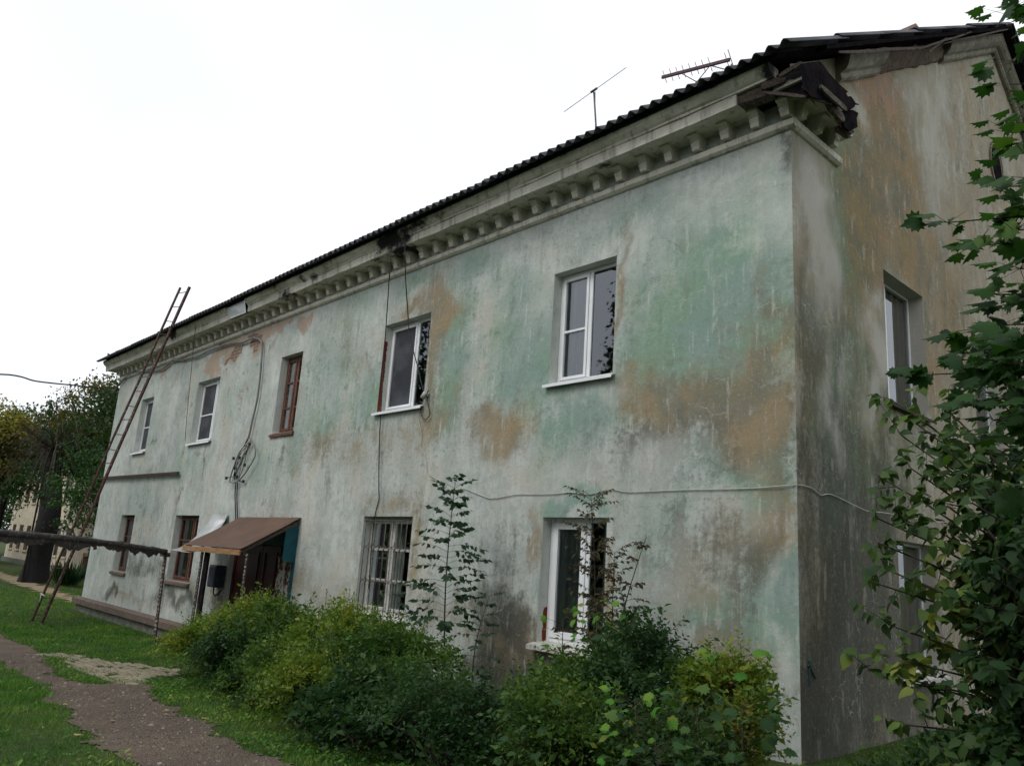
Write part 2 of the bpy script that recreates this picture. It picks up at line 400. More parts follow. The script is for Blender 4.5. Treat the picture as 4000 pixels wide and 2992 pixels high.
def leaf_mat(name, cols, clump=1.2, trans=0.35, rough=0.6, pos=(0.0, 0.45, 0.8, 1.0)):
    """cols: four linear colours picked per leaf, shifted by a large noise so that sprays differ"""
    t = NT(name)
    v = t.math('ADD', t.math('MULTIPLY', t.isl(), 0.55), t.math('MULTIPLY', t.ss(t.noise(clump, 3), 0.3, 0.7), 0.45))
    r = t.n.new('ShaderNodeValToRGB'); e = r.color_ramp.elements
    e[0].position = pos[0]; e[0].color = (*cols[0], 1); e[1].position = pos[3]; e[1].color = (*cols[3], 1)
    for k in (1, 2):
        q = e.new(pos[k]); q.color = (*cols[k], 1)
    t.l.new(v, r.inputs[0])
    col = r.outputs[0]
    b = t.n.new('ShaderNodeBsdfPrincipled'); t.l.new(col, b.inputs['Base Color'])
    b.inputs['Roughness'].default_value = rough; b.inputs['Specular IOR Level'].default_value = 0.22
    tr = t.n.new('ShaderNodeBsdfTranslucent'); t.l.new(t.mix(1.0, col, (1.2, 1.35, 0.6), 'MULTIPLY'), tr.inputs['Color'])
    mx = t.n.new('ShaderNodeMixShader'); mx.inputs[0].default_value = trans
    t.l.new(b.outputs[0], mx.inputs[1]); t.l.new(tr.outputs[0], mx.inputs[2])
    return t.done(mx.outputs[0])
LF_DARK = leaf_mat('dark_green_leaves', [(0.014, 0.04, 0.016), (0.022, 0.06, 0.02), (0.045, 0.095, 0.024), (0.10, 0.16, 0.035)])
LF_HEDGE = leaf_mat('hedge_leaves', [(0.022, 0.055, 0.016), (0.05, 0.11, 0.022), (0.11, 0.18, 0.03), (0.24, 0.23, 0.045)], 1.6)
LF_HEDGEY = leaf_mat('yellowing_hedge_leaves', [(0.04, 0.085, 0.018), (0.10, 0.17, 0.024), (0.20, 0.25, 0.035), (0.30, 0.22, 0.055)], 1.6)
LF_MAPLE = leaf_mat('maple_leaves', [(0.012, 0.038, 0.012), (0.02, 0.06, 0.015), (0.036, 0.09, 0.02), (0.08, 0.15, 0.03)])
LF_MAPLEY = leaf_mat('bright_maple_leaves', [(0.03, 0.12, 0.015), (0.06, 0.19, 0.02), (0.11, 0.24, 0.025), (0.24, 0.22, 0.03)])
LF_LILAC = leaf_mat('lilac_leaves', [(0.024, 0.055, 0.02), (0.05, 0.095, 0.025), (0.10, 0.16, 0.035), (0.27, 0.28, 0.06)], 1.1, pos=(0.0, 0.5, 0.78, 1.0))
LF_SAP = leaf_mat('sapling_leaves', [(0.015, 0.04, 0.02), (0.02, 0.055, 0.024), (0.03, 0.07, 0.03), (0.045, 0.09, 0.035)])
LF_DEAD = leaf_mat('withered_leaves', [(0.035, 0.03, 0.02), (0.06, 0.048, 0.03), (0.10, 0.085, 0.05), (0.045, 0.07, 0.025)])
LF_TREE = leaf_mat('far_tree_leaves', [(0.018, 0.04, 0.016), (0.032, 0.06, 0.02), (0.055, 0.085, 0.024), (0.09, 0.11, 0.03)], 0.5)
LF_TREEY = leaf_mat('turning_tree_leaves', [(0.08, 0.10, 0.02), (0.17, 0.17, 0.035), (0.28, 0.23, 0.05), (0.32, 0.18, 0.07)], 0.4)
LF_TREEB = leaf_mat('reddish_tree_leaves', [(0.03, 0.06, 0.018), (0.07, 0.08, 0.025), (0.17, 0.10, 0.04), (0.24, 0.12, 0.055)], 0.4)
LF_GRASS = leaf_mat('grass_blades', [(0.03, 0.095, 0.014), (0.06, 0.155, 0.02), (0.12, 0.22, 0.03), (0.26, 0.27, 0.07)], 1.4, 0.3, 0.6)
LF_FALL = leaf_mat('fallen_leaf_colours', [(0.35, 0.22, 0.07), (0.42, 0.30, 0.13), (0.5, 0.42, 0.28), (0.3, 0.14, 0.05)], 30)

# ------------------------------------------------------------------ ground
def px_poly(pts):
    return [tuple(atg(x, y)[:2]) for x, y in pts]
Z3 = lambda x, y: (x * .4521, 2244 + y * .4521)
up_edge = [Z3(*p) for p in ((-60, 470), (0, 490), (60, 560), (230, 610), (330, 700), (400, 770), (470, 870), (620, 935), (800, 950), (1000, 950), (1200, 948), (1290, 960), (1290, 1000), (1400, 1110), (1500, 1190), (1700, 1240), (1900, 1390), (2100, 1500), (2212, 1560), (2430, 1655))]
lo_edge = [Z3(*p) for p in ((-60, 730), (0, 750), (130, 830), (230, 900), (330, 960), (480, 1040), (430, 1100), (560, 1200), (700, 1330), (780, 1430), (900, 1500), (1050, 1570), (1200, 1655))]
PATH = px_poly(up_edge)
pl = px_poly(lo_edge)
far_l = (PATH[0][0] - 14, PATH[0][1] - 2.2), (pl[0][0] - 12, pl[0][1] - 3.4)
PATH = PATH + [(1.2, -5.4), (7, -7.2), (7, -9.6), (0.5, -7.6)] + pl[::-1] + [far_l[1], far_l[0]]
PAVE = px_poly([Z3(*p) for p in ((200, 690), (480, 680), (760, 700), (1000, 760), (1200, 775), (1330, 800), (1450, 810), (1600, 850), (1660, 890), (1330, 930), (1200, 950), (950, 945), (800, 880), (640, 800), (500, 720))])
def inside(poly, X, Y):
    X = np.asarray(X); Y = np.asarray(Y); r = np.zeros(X.shape, bool); n = len(poly); j = n - 1
    for i in range(n):
        xi, yi = poly[i]; xj, yj = poly[j]
        c = ((yi > Y) != (yj > Y)) & (X < (xj - xi) * (Y - yi) / (yj - yi + 1e-12) + xi)
        r ^= c; j = i
    return r
t = NT('grassy_soil')
n1 = t.noise(0.8, 6, 0.6); n2 = t.noise(9, 6, 0.7)
c = t.mix(t.ss(n1, 0.4, 0.6), (0.028, 0.05, 0.014), (0.045, 0.062, 0.02))
c = t.mix(t.math('MULTIPLY', t.ss(n2, 0.55, 0.65), 0.5), c, (0.06, 0.05, 0.03))
SOIL = t.done(t.bsdf(c, 0.95, t.bump(n2, 0.8, 0.03), 0, 0.1))
t = NT('trodden_dirt')
n1 = t.noise(1.2, 6, 0.6); n2 = t.noise(38, 5, 0.75); v1 = t.vor(55)
c = t.mix(t.ss(n1, 0.35, 0.65), (0.165, 0.130, 0.102), (0.125, 0.099, 0.079))
c = t.mix(t.math('MULTIPLY', t.ss(n2, 0.5, 0.66), 0.6), c, (0.045, 0.036, 0.033))
c = t.mix(t.math('MULTIPLY', t.ss(v1, 0.12, 0.2, 1.0, 0.0), t.ss(t.noise(21, 2), 0.5, 0.6)), c, (0.2, 0.17, 0.155))
DIRT = t.done(t.bsdf(c, 0.95, t.bump(t.math('ADD', n2, t.math('MULTIPLY', v1, -1.0)), 1.0, 0.02), 0, 0.1))
PAVM = mottled('old_concrete_slab', (0.26, 0.22, 0.16), (0.18, 0.155, 0.11), 4, 0.95, 0.7, 30, c3=(0.09, 0.10, 0.05), bd=0.01)

xs = np.concatenate([[-600, -300, -150, -90, -70], np.arange(-60, 12.01, 0.6), [18, 30, 60, 150, 400]])
ys = np.concatenate([[-400, -150, -60, -30, -20], np.arange(-14, 16.01, 0.6), [20, 26, 40, 80, 200, 500]])
GX, GY = np.meshgrid(xs, ys)
GV = np.array([(x, y, gz(x, y)) for x, y in zip(GX.ravel(), GY.ravel())])
nx = len(xs)
GT = np.array([(j * nx + i, j * nx + i + 1, (j + 1) * nx + i + 1, (j + 1) * nx + i) for j in range(len(ys) - 1) for i in range(nx - 1)])
tag(raw_mesh('ground', GV, GT, SOIL, smooth=True), kind='structure')
def gz2(x, y):   # bilinear height of the ground sheet itself
    i = max(0, min(len(xs) - 2, int(np.searchsorted(xs, x) - 1))); j = max(0, min(len(ys) - 2, int(np.searchsorted(ys, y) - 1)))
    u = (x - xs[i]) / (xs[i + 1] - xs[i]); v = (y - ys[j]) / (ys[j + 1] - ys[j])
    G = GV[:, 2].reshape(len(ys), nx)
    return float((G[j, i] * (1 - u) + G[j, i + 1] * u) * (1 - v) + (G[j + 1, i] * (1 - u) + G[j + 1, i + 1] * u) * v)

def wob_(a, b):
    return noise.noise(Vector((a * 1.7, b * 1.7, 3))) + .5 * noise.noise(Vector((a * 6, b * 6, 8))) + .25 * noise.noise(Vector((a * 17, b * 17, 8)))
def patch(name, poly, step, lift, mat, wob=0.12):
    P = np.array(poly); x0, y0 = P.min(0) - .3; x1, y1 = P.max(0) + .3
    X = np.arange(x0, x1, step); Y = np.arange(y0, y1, step)
    A, B = np.meshgrid(X[:-1] + step / 2, Y[:-1] + step / 2)
    W = np.array([wob_(a, b) for a, b in zip(A.ravel(), B.ravel())]).reshape(A.shape)
    ins = inside(poly, A + wob * W, B + wob * W)
    nX = len(X); idx = {}; V = []; T = []
    for j, i in zip(*np.nonzero(ins)):
        q = []
        for dj, di in ((0, 0), (0, 1), (1, 1), (1, 0)):
            k = (j + dj) * nX + i + di
            if k not in idx:
                x = X[i + di]; y = Y[j + dj]
                idx[k] = len(V); V.append((x, y, gz2(x, y) + lift + 0.006 * noise.noise(Vector((x * 5, y * 5, 0)))))
            q.append(idx[k])
        T.append(q)
    return raw_mesh(name, V, T, mat, smooth=True)
tag(patch('path', PATH, 0.05, 0.009, DIRT, 0.16), kind='structure')
# old paving: single slabs sunk in the turf
pm = MB(); PX = np.array(PAVE); (ax0, ay0), (ax1, ay1) = PX.min(0), PX.max(0)
for i in range(int((ax1 - ax0) / .25) + 2):
    for j in range(int((ay1 - ay0) / .125) + 2):
        x = ax0 + i * .25 + (.125 if j % 2 else 0); y = ay0 + j * .125
        if not inside(PAVE, [x + .12 + .12 * wob_(x, y)], [y + .06 + .12 * wob_(x, y)])[0] or noise.noise(Vector((x * 1.6, y * 1.6, 9))) > .22 or random.random() < .05: continue
        g = [random.uniform(.004, .016) for _ in range(4)]
        hz = [gz2(x, y) + .016 + random.uniform(-.009, .009) for _ in range(4)]
        a = [(x + g[0], y + g[1]), (x + .25 - g[2], y + g[1]), (x + .25 - g[3], y + .125 - g[0]), (x + g[2], y + .125 - g[3])]
        pm.hexa([(p[0], p[1], hz[k] - .06) for k, p in enumerate(a)] + [(p[0], p[1], hz[k]) for k, p in enumerate(a)])
tag(pm.build('paving', PAVM, bevel=.006), kind='structure')
# far sandy yard path by the neighbouring house
far = px_poly([(-80, 2300), (60, 2255), (330, 2262), (340, 2275), (150, 2292), (60, 2305), (-80, 2340)])
far2 = [(-62, 2.2), (-38, 1.9), (-24, .95), (-24, .5), (-38, .9), (-62, .2)]
tag(patch('yard_path', far2, 0.25, 0.02, mottled('sandy_ground', (0.27, 0.21, 0.13), (0.18, 0.145, 0.09), 2, .95, .5, 20), .5), kind='structure')

# ------------------------------------------------------------------ the apartment house
TU, SU, TL, SL = 5.491, 3.949, 2.192, 0.676
XL = -22.42
DEPTH = 15.8; RY = 7.9
EAVE_Z, EAVE_Y = 6.90, -0.60
SLOPE = (12.02 - EAVE_Z) / (RY - EAVE_Y)
def roofz(y):
    return EAVE_Z + SLOPE * (min(y, 2 * RY - y) - EAVE_Y)
house = empty('apartment_house', (0, 0, 0), 'long two-storey house with green and ochre stained plaster filling the photo', 'house')

UW = [(-20.02, -19.03), (-15.87, -14.54), (-11.42, -10.50), (-7.563, -6.256), (-3.467, -2.371)]
LW = [(-20.055, -18.949), (-15.97, -14.53), (-7.606, -6.241), (-3.428, -2.382)]
DOOR = (-12.62, -9.80, -0.45, 1.95)
front_open = [(a, b, SU, TU) for a, b in UW] + [(a, b, SL, TL) for a, b in LW] + [DOOR]
front_open[2] = (-11.42, -10.50, 3.86, TU)
side_open = [(2.369, 3.664, SU - .16, TU), (5.578, 6.87, SU - .16, TU), (2.44, 3.66, .62, 2.15), (5.6, 6.9, .62, 2.15)]

def blobs(P, px_list, face, soft=True):
    """max of soft ellipses; each is (pixel x, pixel y on the 2212 wide print, half width m, half height m, strength)"""
    m = np.zeros(len(P))
    for e in px_list:
        c = at(e[0] * 1.8083, e[1] * 1.8083, 1 if face == 'f' else 0, 0.0)
        u = (P[:, 0] - c[0]) if face == 'f' else (P[:, 1] - c[1])
        v = P[:, 2] - c[2]
        k = 1.25 if soft and min(e[2], e[3]) > .2 else 1.0
        d = (u / (e[2] * k)) ** 2 + (v / (e[3] * k)) ** 2
        m = np.maximum(m, e[4] * np.exp(-d * 1.0)) + (.10 * e[4] * np.exp(-d * .5) if soft else 0)
    return m
F_OCHRE = [(945, 690, .33, .65, 1.1), (900, 672, .5, .16, .9), (838, 740, .25, .6, .45), (935, 780, .13, .9, .8), (925, 900, .3, .5, .6), (885, 960, .3, .35, .5),
           (1340, 640, .10, .8, .85), (1400, 850, .5, .3, .75), (1500, 870, .6, .35, .95), (1590, 880, .6, .38, 1.0), (1660, 850, .35, .6, .9), (1690, 800, .12, 1.2, .75), (1695, 1000, .1, .8, .6),
           (1070, 925, .55, .25, .85), (980, 880, .3, .4, .4), (800, 950, .8, .4, .45), (690, 970, .9, .35, .5), (760, 760, .7, .6, .35), (640, 860, .3, .9, .4),
           (850, 1100, .7, .22, .6), (900, 1200, .12, .9, .75), (770, 1200, .10, .9, .45), (1145, 1140, .16, .35, .75), (1320, 1250, .10, .9, .8), (640, 1240, .3, .3, .5), (600, 1140, .7, .35, .35),
           (1670, 1080, .3, .3, .7), (1655, 1130, .35, .4, .75), (1600, 1150, .3, .4, .5), (1500, 1240, .4, .3, .5), (1600, 1230, .12, .7, .5), (1540, 1390, .5, .35, .75), (1620, 1440, .4, .35, .6),
           (1100, 1420, .5, .5, .95), (1150, 1510, .5, .4, .8), (1000, 1330, .3, .4, .4), (1240, 1490, .5, .4, .8), (930, 1330, .4, .3, .5),
           (405, 890, .35, .4, .3), (300, 1260, 1.2, .12, .35), (280, 1290, 3, .14, .5), (480, 1280, 2.0, .25, .5), (730, 1290, 1.5, .25, .5), (1430, 1300, .3, .2, .4)]
F_GREEN = [(1560, 620, .9, .75, .62), (1660, 640, .4, .7, .72), (1610, 780, .7, .4, .6), (1450, 700, .5, .8, .55), (1420, 780, .5, .4, .6), (1480, 560, .6, .35, .45), (1590, 520, .5, .35, .45),
           (1150, 800, .7, .6, .55), (1220, 930, .5, .4, .6), (1250, 885, .8, .3, .55), (1030, 570, .5, .4, .5), (1120, 620, .5, .4, .4), (980, 740, .3, .7, .62), (960, 860, .35, .6, .65), (1100, 740, .4, .6, .45),
           (1240, 1085, .55, .16, .95), (1650, 990, .4, .35, .6), (1560, 1000, .5, .3, .5), (1600, 1330, .5, .35, .65), (1690, 1290, .3, .6, .7), (1510, 1310, .4, .25, .6), (1690, 1180, .3, .3, .55), (1430, 1150, .4, .5, .35),
           (1170, 1200, .12, .8, .5), (1190, 1300, .2, .5, .4), (900, 600, .6, .3, .4), (720, 800, .8, .6, .45), (800, 870, .7, .5, .5), (690, 920, .6, .5, .5), (750, 700, .7, .4, .35),
           (560, 1000, .9, .5, .4), (430, 880, .6, .9, .35), (330, 900, .7, .9, .35), (300, 1080, 1.2, .6, .35), (400, 1010, 1., .4, .42), (500, 850, .7, .5, .3), (1370, 470, .8, .25, .4),
           (1650, 400, .5, .35, .35), (1540, 440, .5, .3, .3), (640, 940, .4, .6, .5), (1500, 1440, .4, .3, .4), (780, 640, .7, .25, .4), (250, 900, .6, 1.2, .3)]
F_DARK = [(260, 1230, .12, .6, .5), (300, 1180, .1, .8, .4), (440, 1000, .12, .9, .45), (380, 1090, .15, .7, .45), (280, 1000, .12, .8, .4), (520, 940, .12, .8, .35), (560, 1210, .12, .7, .5), (480, 1290, .5, .3, .7), (600, 1000, .15, .9, .35), (700, 1050, .2, .8, .35), (700, 1170, .2, .6, .3), (1690, 320, .12, .35, .7), (1620, 460, .3, .3, .3), (1370, 950, .6, .3, .4), (1450, 950, .4, .35, .35), (1290, 990, .5, .4, .3), (1500, 960, .7, .4, .35), (1050, 1300, .5, .35, .55), (1080, 1230, .4, .4, .4), (1100, 1360, .6, .3, .7),
          (1440, 1180, .5, .4, .3), (1560, 1160, .4, .4, .4), (1640, 1200, .3, .5, .4), (300, 1220, 2.5, .28, .55), (240, 1280, .7, .16, .8), (380, 1295, 2.0, .2, .7), (350, 1280, .25, .4, .7), (320, 1040, .2, .5, .5), (340, 1090, .4, .3, .3),
          (330, 960, .5, .15, .5), (430, 965, .5, .15, .45), (470, 1260, .7, .8, .35), (495, 1180, .2, .9, .5), (690, 1270, .7, .3, .3), (825, 1050, .15, .8, .3), (1150, 1500, 1.2, .5, .7), (1050, 1470, .8, .4, .7), (800, 1150, .3, .4, .25),
          (1600, 1500, 1.2, .2, .4), (400, 860, .15, .5, .3), (600, 690, .3, .3, .2), (1480, 640, .3, .4, .2), (930, 1120, .4, .3, .25), (1720, 900, .05, 3, .3), (1720, 1400, .06, 1.2, .35), (640, 760, .2, .4, .25), (1000, 980, .5, .25, .25)]
F_PEEL = [(455, 785, .55, .42, 1.0), (500, 760, 1.0, .42, .95), (560, 735, .7, .30, .95), (600, 715, .7, .25, .9), (655, 695, .42, .22, 1.0), (670, 680, .3, .15, .9), (355, 800, .5, .3, .72), (395, 790, .4, .2, .6), (470, 850, .18, .5, .6), (520, 850, .3, .3, .55), (375, 830, .3, .2, .5), (1130, 1150, .08, .3, .55), (830, 1420, .35, .3, 1.0), (1240, 1500, .2, .2, .5)]
F_BRICK = [(515, 765, .50, .20, 1.05), (545, 745, .40, .18, 1.0), (490, 785, .35, .14, .9)]
S_OCHRE = [(1860, 180, .9, .8, 1.0), (1900, 250, .8, 1.2, .9), (1960, 330, 1.2, 1.2, .7), (1880, 450, .7, 1.4, .95), (1960, 520, .9, 1.3, .8), (2050, 640, 1.0, 1.5, .75), (2000, 780, .8, 1.2, .7), (1750, 560, .3, 1.0, .7), (1760, 800, .4, .8, .5), (1740, 1000, .2, 1.5, .55),
           (1830, 680, .4, .5, .6), (1850, 900, .35, .6, .5), (1840, 1080, .4, .7, .4), (1790, 1250, .5, .8, .5), (1760, 1350, .3, .8, .6), (1850, 1500, .6, .6, .3), (2060, 200, .6, .6, .4), (2150, 400, .8, .8, .5), (1905, 620, .3, .2, .6), (1990, 660, .4, .5, .5)]
S_GREEN = [(1850, 390, .5, .9, 1.0), (1860, 300, .6, .4, .6), (1835, 560, .35, .7, .9), (1820, 950, .5, .9, .9), (1950, 450, .15, 1.3, .5), (1760, 700, .3, .8, .5), (1900, 1050, .5, .9, .5), (1850, 750, .35, .6, .55), (1770, 950, .3, .5, .5), (1800, 1130, .5, .5, .5), (1800, 1330, .3, .5, .4), (1700, 330, .3, .3, .3), (1970, 1000, .5, .8, .4)]
S_DARK = [(1735, 520, .07, 3.5, .45), (1760, 760, .4, .6, .45), (1800, 660, .5, .5, .3), (1830, 850, .5, 1.2, .42), (1790, 1000, .6, 1.2, .45), (1900, 1100, .8, 1.0, .55), (1850, 1300, .9, 1.2, .6), (1800, 1500, 1.2, .6, .6), (1740, 1250, .2, 1.2, .4), (1930, 900, .3, .7, .4), (2040, 480, .5, .8, .2), (1950, 1400, 1.0, 1.0, .6), (1780, 270, .3, .3, .2), (1960, 120, .9, .3, .3)]
S_PALE = [(1905, 760, .25, .5, .8), (1840, 820, .2, .5, .6), (1800, 880, .25, .7, .6), (1900, 640, .5, .2, .6), (1950, 640, .4, .4, .7), (2010, 300, .7, 1.2, .7), (2030, 200, .5, .5, .6), (1860, 240, .4, .4, .7), (1760, 420, .35, 1.3, .9), (1790, 600, .2, .6, .5), (1880, 870, .2, .5, .6), (1800, 1000, .2, .5, .45), (1890, 900, .12, .5, .6), (1770, 1150, .2, .4, .4), (2060, 560, .3, .4, .5), (1830, 1500, .5, .5, .3)]
F_PALE_ = 0
F_PALE = [(1640, 470, .8, .7, .6), (1540, 400, .9, .4, .6), (1380, 560, .5, .3, .5), (1700, 1400, .18, .8, .8), (1690, 1150, .15, .6, .7), (1610, 1060, .3, .6, .5), (1440, 980, .6, .25, .5), (1250, 1030, .8, .25, .5), (1130, 1060, .6, .4, .5), (1050, 1000, .8, .4, .4), (1180, 700, .5, .5, .35), (1050, 520, .9, .25, .5), (800, 650, .8, .4, .5), (650, 730, .5, .3, .6), (590, 820, .4, .5, .6), (480, 1060, .9, .8, .5), (720, 1130, .9, .6, .5), (700, 1250, .6, .4, .5), (340, 870, .8, .4, .5), (260, 1000, .8, .5, .5), (240, 1180, .7, .8, .5), (350, 1170, .8, .5, .4), (810, 960, .06, 1.0, .7), (1290, 850, .6, .12, .6), (1480, 1400, .5, .4, .5), (1450, 1250, .5, .4, .5), (920, 520, 1.2, .2, .5)]
S_PEEL = [(1900, 170, .75, .42, 1.0), (1930, 200, .5, .6, .9), (1860, 160, .5, .3, .9), (1905, 605, .3, .1, .6), (1960, 640, .3, .1, .5)]
def set_masks(me, P, face, reveal=None):
    D = dict(ochre=F_OCHRE, green=F_GREEN, dark=F_DARK, pale=F_PALE, peel=F_PEEL, brick=F_BRICK) if face == 'f' else dict(ochre=S_OCHRE, green=S_GREEN, dark=S_DARK, pale=S_PALE, peel=S_PEEL, brick=[])
    Q = P.copy()
    for k in range(len(Q)):
        w = noise.noise_vector(Vector(P[k] * 1.3)) * .36 + noise.noise_vector(Vector(P[k] * 4.0)) * .14 + noise.noise_vector(Vector(P[k] * 11.0)) * .05
        Q[k] += (w.x, w.y, w.z)
    for key in ('ochre', 'green', 'dark', 'pale', 'peel', 'brick', 'red'):
        v = blobs(Q, D.get(key) or [], face, key not in ('peel', 'brick')) if D.get(key) else np.zeros(len(P))
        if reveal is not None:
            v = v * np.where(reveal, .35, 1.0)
            if key == 'pale': v = np.where(reveal, .95, v)  # reveals whitewashed pale, lightened in colour to offset their shade
            if key == 'red' and face == 'f':
                v = np.where(reveal & (abs(P[:, 0] - UW[3][0]) < .01) & (P[:, 1] < .11) & (P[:, 2] < 5.25), .75, v)
                v = np.where(reveal & (abs(P[:, 0] - LW[3][0]) < .01) & (P[:, 2] < 1.1) & (P[:, 1] > .1), .85, v)
        if key == 'dark': v = v * 1.25
        if key == 'pale': v = v * (.72 if face == 'f' else .95)
        if key == 'green': v = v * 1.3
        if key == 'ochre': v = v * 1.1
        if face == 'f' and key == 'green': v = np.maximum(v * np.where(P[:, 0] < -8.5, .85, 1), .05 + .04 * np.sin(P[:, 0] * .9))
        if face == 's' and key == 'ochre': v = np.maximum(v, np.where(P[:, 1] > 1.12, .44, .16) * np.clip(1.15 - .05 * abs(P[:, 2] - 6), .5, 1))
        if face == 's' and key == 'dark': v = v + np.clip((3.6 - P[:, 2]) / 9, 0, .36)  # shade low on the gable painted into the dark mask
        a = me.attributes.new(key, 'FLOAT', 'POINT'); a.data.foreach_set('value', v.astype(np.float32))

def wall_grid(name, face, u0, u1, z0, z1, step, openings, mat, label, rd=0.17, top=None):
    """plastered wall with real openings and reveals; top(u) cuts the gable"""
    us = set(np.round(np.arange(u0, u1, step), 4)) | {u0, u1}; zs = set(np.round(np.arange(z0, z1, step), 4)) | {z0, z1}
    for a, b, c, d in openings: us |= {a, b}; zs |= {c, d}
    def clean(s, keep):
        s = sorted(s); out = []
        for q in s:
            if out and q - out[-1] < step * .35:
                if q in keep: out[-1] = q
                continue
            out.append(q)
        return out
    ku = {e for o in openings for e in o[:2]} | {u0, u1}; kz = {e for o in openings for e in o[2:]} | {z0, z1}
    us = clean(us, ku); zs = clean(zs, kz); nu = len(us)
    V = []; T = []; rev = []
    def W(u, d, z):
        if face == 'f': return (u, d, z)
        off = 0.025 if u > 1.12 else 0.0
        return (-d - off, u, z)
    for z in zs:
        for u in us:
            zz = min(z, top(u)) if top else z
            V.append(W(u, 0, zz)); rev.append(False)
    for j in range(len(zs) - 1):
        for i in range(nu - 1):
            uc = (us[i] + us[i + 1]) / 2; zc = (zs[j] + zs[j + 1]) / 2
            if any(a < uc < b and c < zc < d for a, b, c, d in openings): continue
            if top and zs[j] >= min(top(us[i]), top(us[i + 1])) + .05: continue
            T.append((j * nu + i, j * nu + i + 1, (j + 1) * nu + i + 1, (j + 1) * nu + i))
    for a, b, c, d in openings:
        uu = [u for u in us if a - 1e-6 <= u <= b + 1e-6]; zz = [z for z in zs if c - 1e-6 <= z <= d + 1e-6]
        ring = [(u, c) for u in uu] + [(b, z) for z in zz[1:]] + [(u, d) for u in uu[::-1][1:]] + [(a, z) for z in zz[::-1][1:-1]]
        n = len(ring); base = len(V); ds = (0.0, rd * .33, rd * .66, rd)
        for dd in ds:
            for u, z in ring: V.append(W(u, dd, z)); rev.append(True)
        for k in range(3):
            for i in range(n):
                j = (i + 1) % n
                T.append((base + k * n + i, base + (k + 1) * n + i, base + (k + 1) * n + j, base + k * n + j))
    o = raw_mesh(name, V, T, mat, house, label=label)
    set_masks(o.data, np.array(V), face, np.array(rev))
    return o
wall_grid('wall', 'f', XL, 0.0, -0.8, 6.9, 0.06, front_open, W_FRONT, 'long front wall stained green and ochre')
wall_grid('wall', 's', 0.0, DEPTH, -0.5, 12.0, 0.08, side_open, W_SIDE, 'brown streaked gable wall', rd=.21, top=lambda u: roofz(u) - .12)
bk = MB()
bk.box((XL + .02, DEPTH, -1), (-.03, DEPTH + .2, roofz(DEPTH) - .1))
bk.add([(XL, 0.0, -1), (XL, DEPTH, -1), (XL, DEPTH, roofz(DEPTH) - .1), (XL, RY, roofz(RY) - .12), (XL, 0.0, roofz(0) - .12)], [(0, 1, 2, 3, 4)])
bk.build('wall', mottled('plain_grey_plaster', (.3, .31, .28), (.38, .38, .34), 2), house, 'rear and far gable walls')

# plinth and its brown ledge
MB().box((XL - .10, -.10, -1.2), (-.02, -.004, -.39)).build('plinth', PLINTH, house)
lg = MB(); random.seed(3); x = XL - .2
while x < -.1:
    x2 = min(x + random.uniform(.9, 1.6), -.1); dy = random.uniform(-.008, .008); dz = random.uniform(-.006, .006)
    lg.hexa([(x, -.20 + dy, -.375 + dz), (x2 - .004, -.20 + dy, -.375 + dz), (x2 - .004, -.003, -.37), (x, -.003, -.37), (x, -.20 + dy, -.235 + dz), (x2 - .004, -.20 + dy, -.235 + dz), (x2 - .004, -.003, -.195), (x, -.003, -.195)]); x = x2
lg.build('ledge', LEDGE, house)

# ------------------------------------------------------------------ cornice
SG = [(-13.35, -12.65)]                  # where a metal sheet patches the lost fascia (placed below)
gapc = at(935, 1220, 1, -.4)[0]
def soot_dark_attr(o, pts):  # soot patches and other darkened stretches of the cornice
    P = np.empty(len(o.data.vertices) * 3, np.float32); o.data.vertices.foreach_get('co', P); P = P.reshape(-1, 3)
    v = np.zeros(len(P))
    for (cx, cz, rx, rz, s) in pts:
        v = np.maximum(v, s * np.exp(-((P[:, 0] - cx) / rx) ** 2 - ((P[:, 2] - cz) / rz) ** 2))
    a = o.data.attributes.new('soot_dark', 'FLOAT', 'POINT'); a.data.foreach_set('value', v.astype(np.float32))
def extrude_x(prof, x0, x1, step=.3, jit=0.0):
    """profile [(y,z)] swept along x, jittered where the edge has crumbled"""
    m = MB(); n = len(prof); k = max(2, int((x1 - x0) / step) + 1); X = np.linspace(x0, x1, k); vs = []
    for x in X:
        for i, (y, z) in enumerate(prof):
            w = noise.noise(Vector((x * 2.2, i * 3.1, 0))) * jit
            vs.append((x, y + w, z + noise.noise(Vector((x * 2.7, i * 2.3, 5))) * jit * .8))
    fs = [(a * n + i, a * n + (i + 1) % n, (a + 1) * n + (i + 1) % n, (a + 1) * n + i) for a in range(k - 1) for i in range(n)]
    fs += [tuple(range(n)), tuple(range((k - 1) * n, k * n))]
    return m.add(vs, fs)
SOOT = []
for (px, py, rx, rz, s) in ((850, 520, .7, .30, .95), (800, 555, .5, .12, .6), (900, 490, 1.2, .09, .7), (1300, 340, .8, .06, .45), (1200, 375, 1.4, .05, .5), (600, 640, .8, .2, .7), (670, 600, 1.0, .15, .7), (378, 715, .5, .25, 1.0), (350, 720, .4, .2, .6), (740, 590, .5, .10, .5)):
    c = at(px * 1.8083, py * 1.8083, 1, -.45); SOOT.append((c[0], c[2], rx, rz, s))
b = extrude_x([(0.0, 6.34), (-.03, 6.345), (-.065, 6.37), (-.07, 6.435), (-.05, 6.45), (0.0, 6.455)], XL - .07, .065, .25, .006).build('cornice_band', CORN, house); soot_dark_attr(b, [])
LC = XL - .33
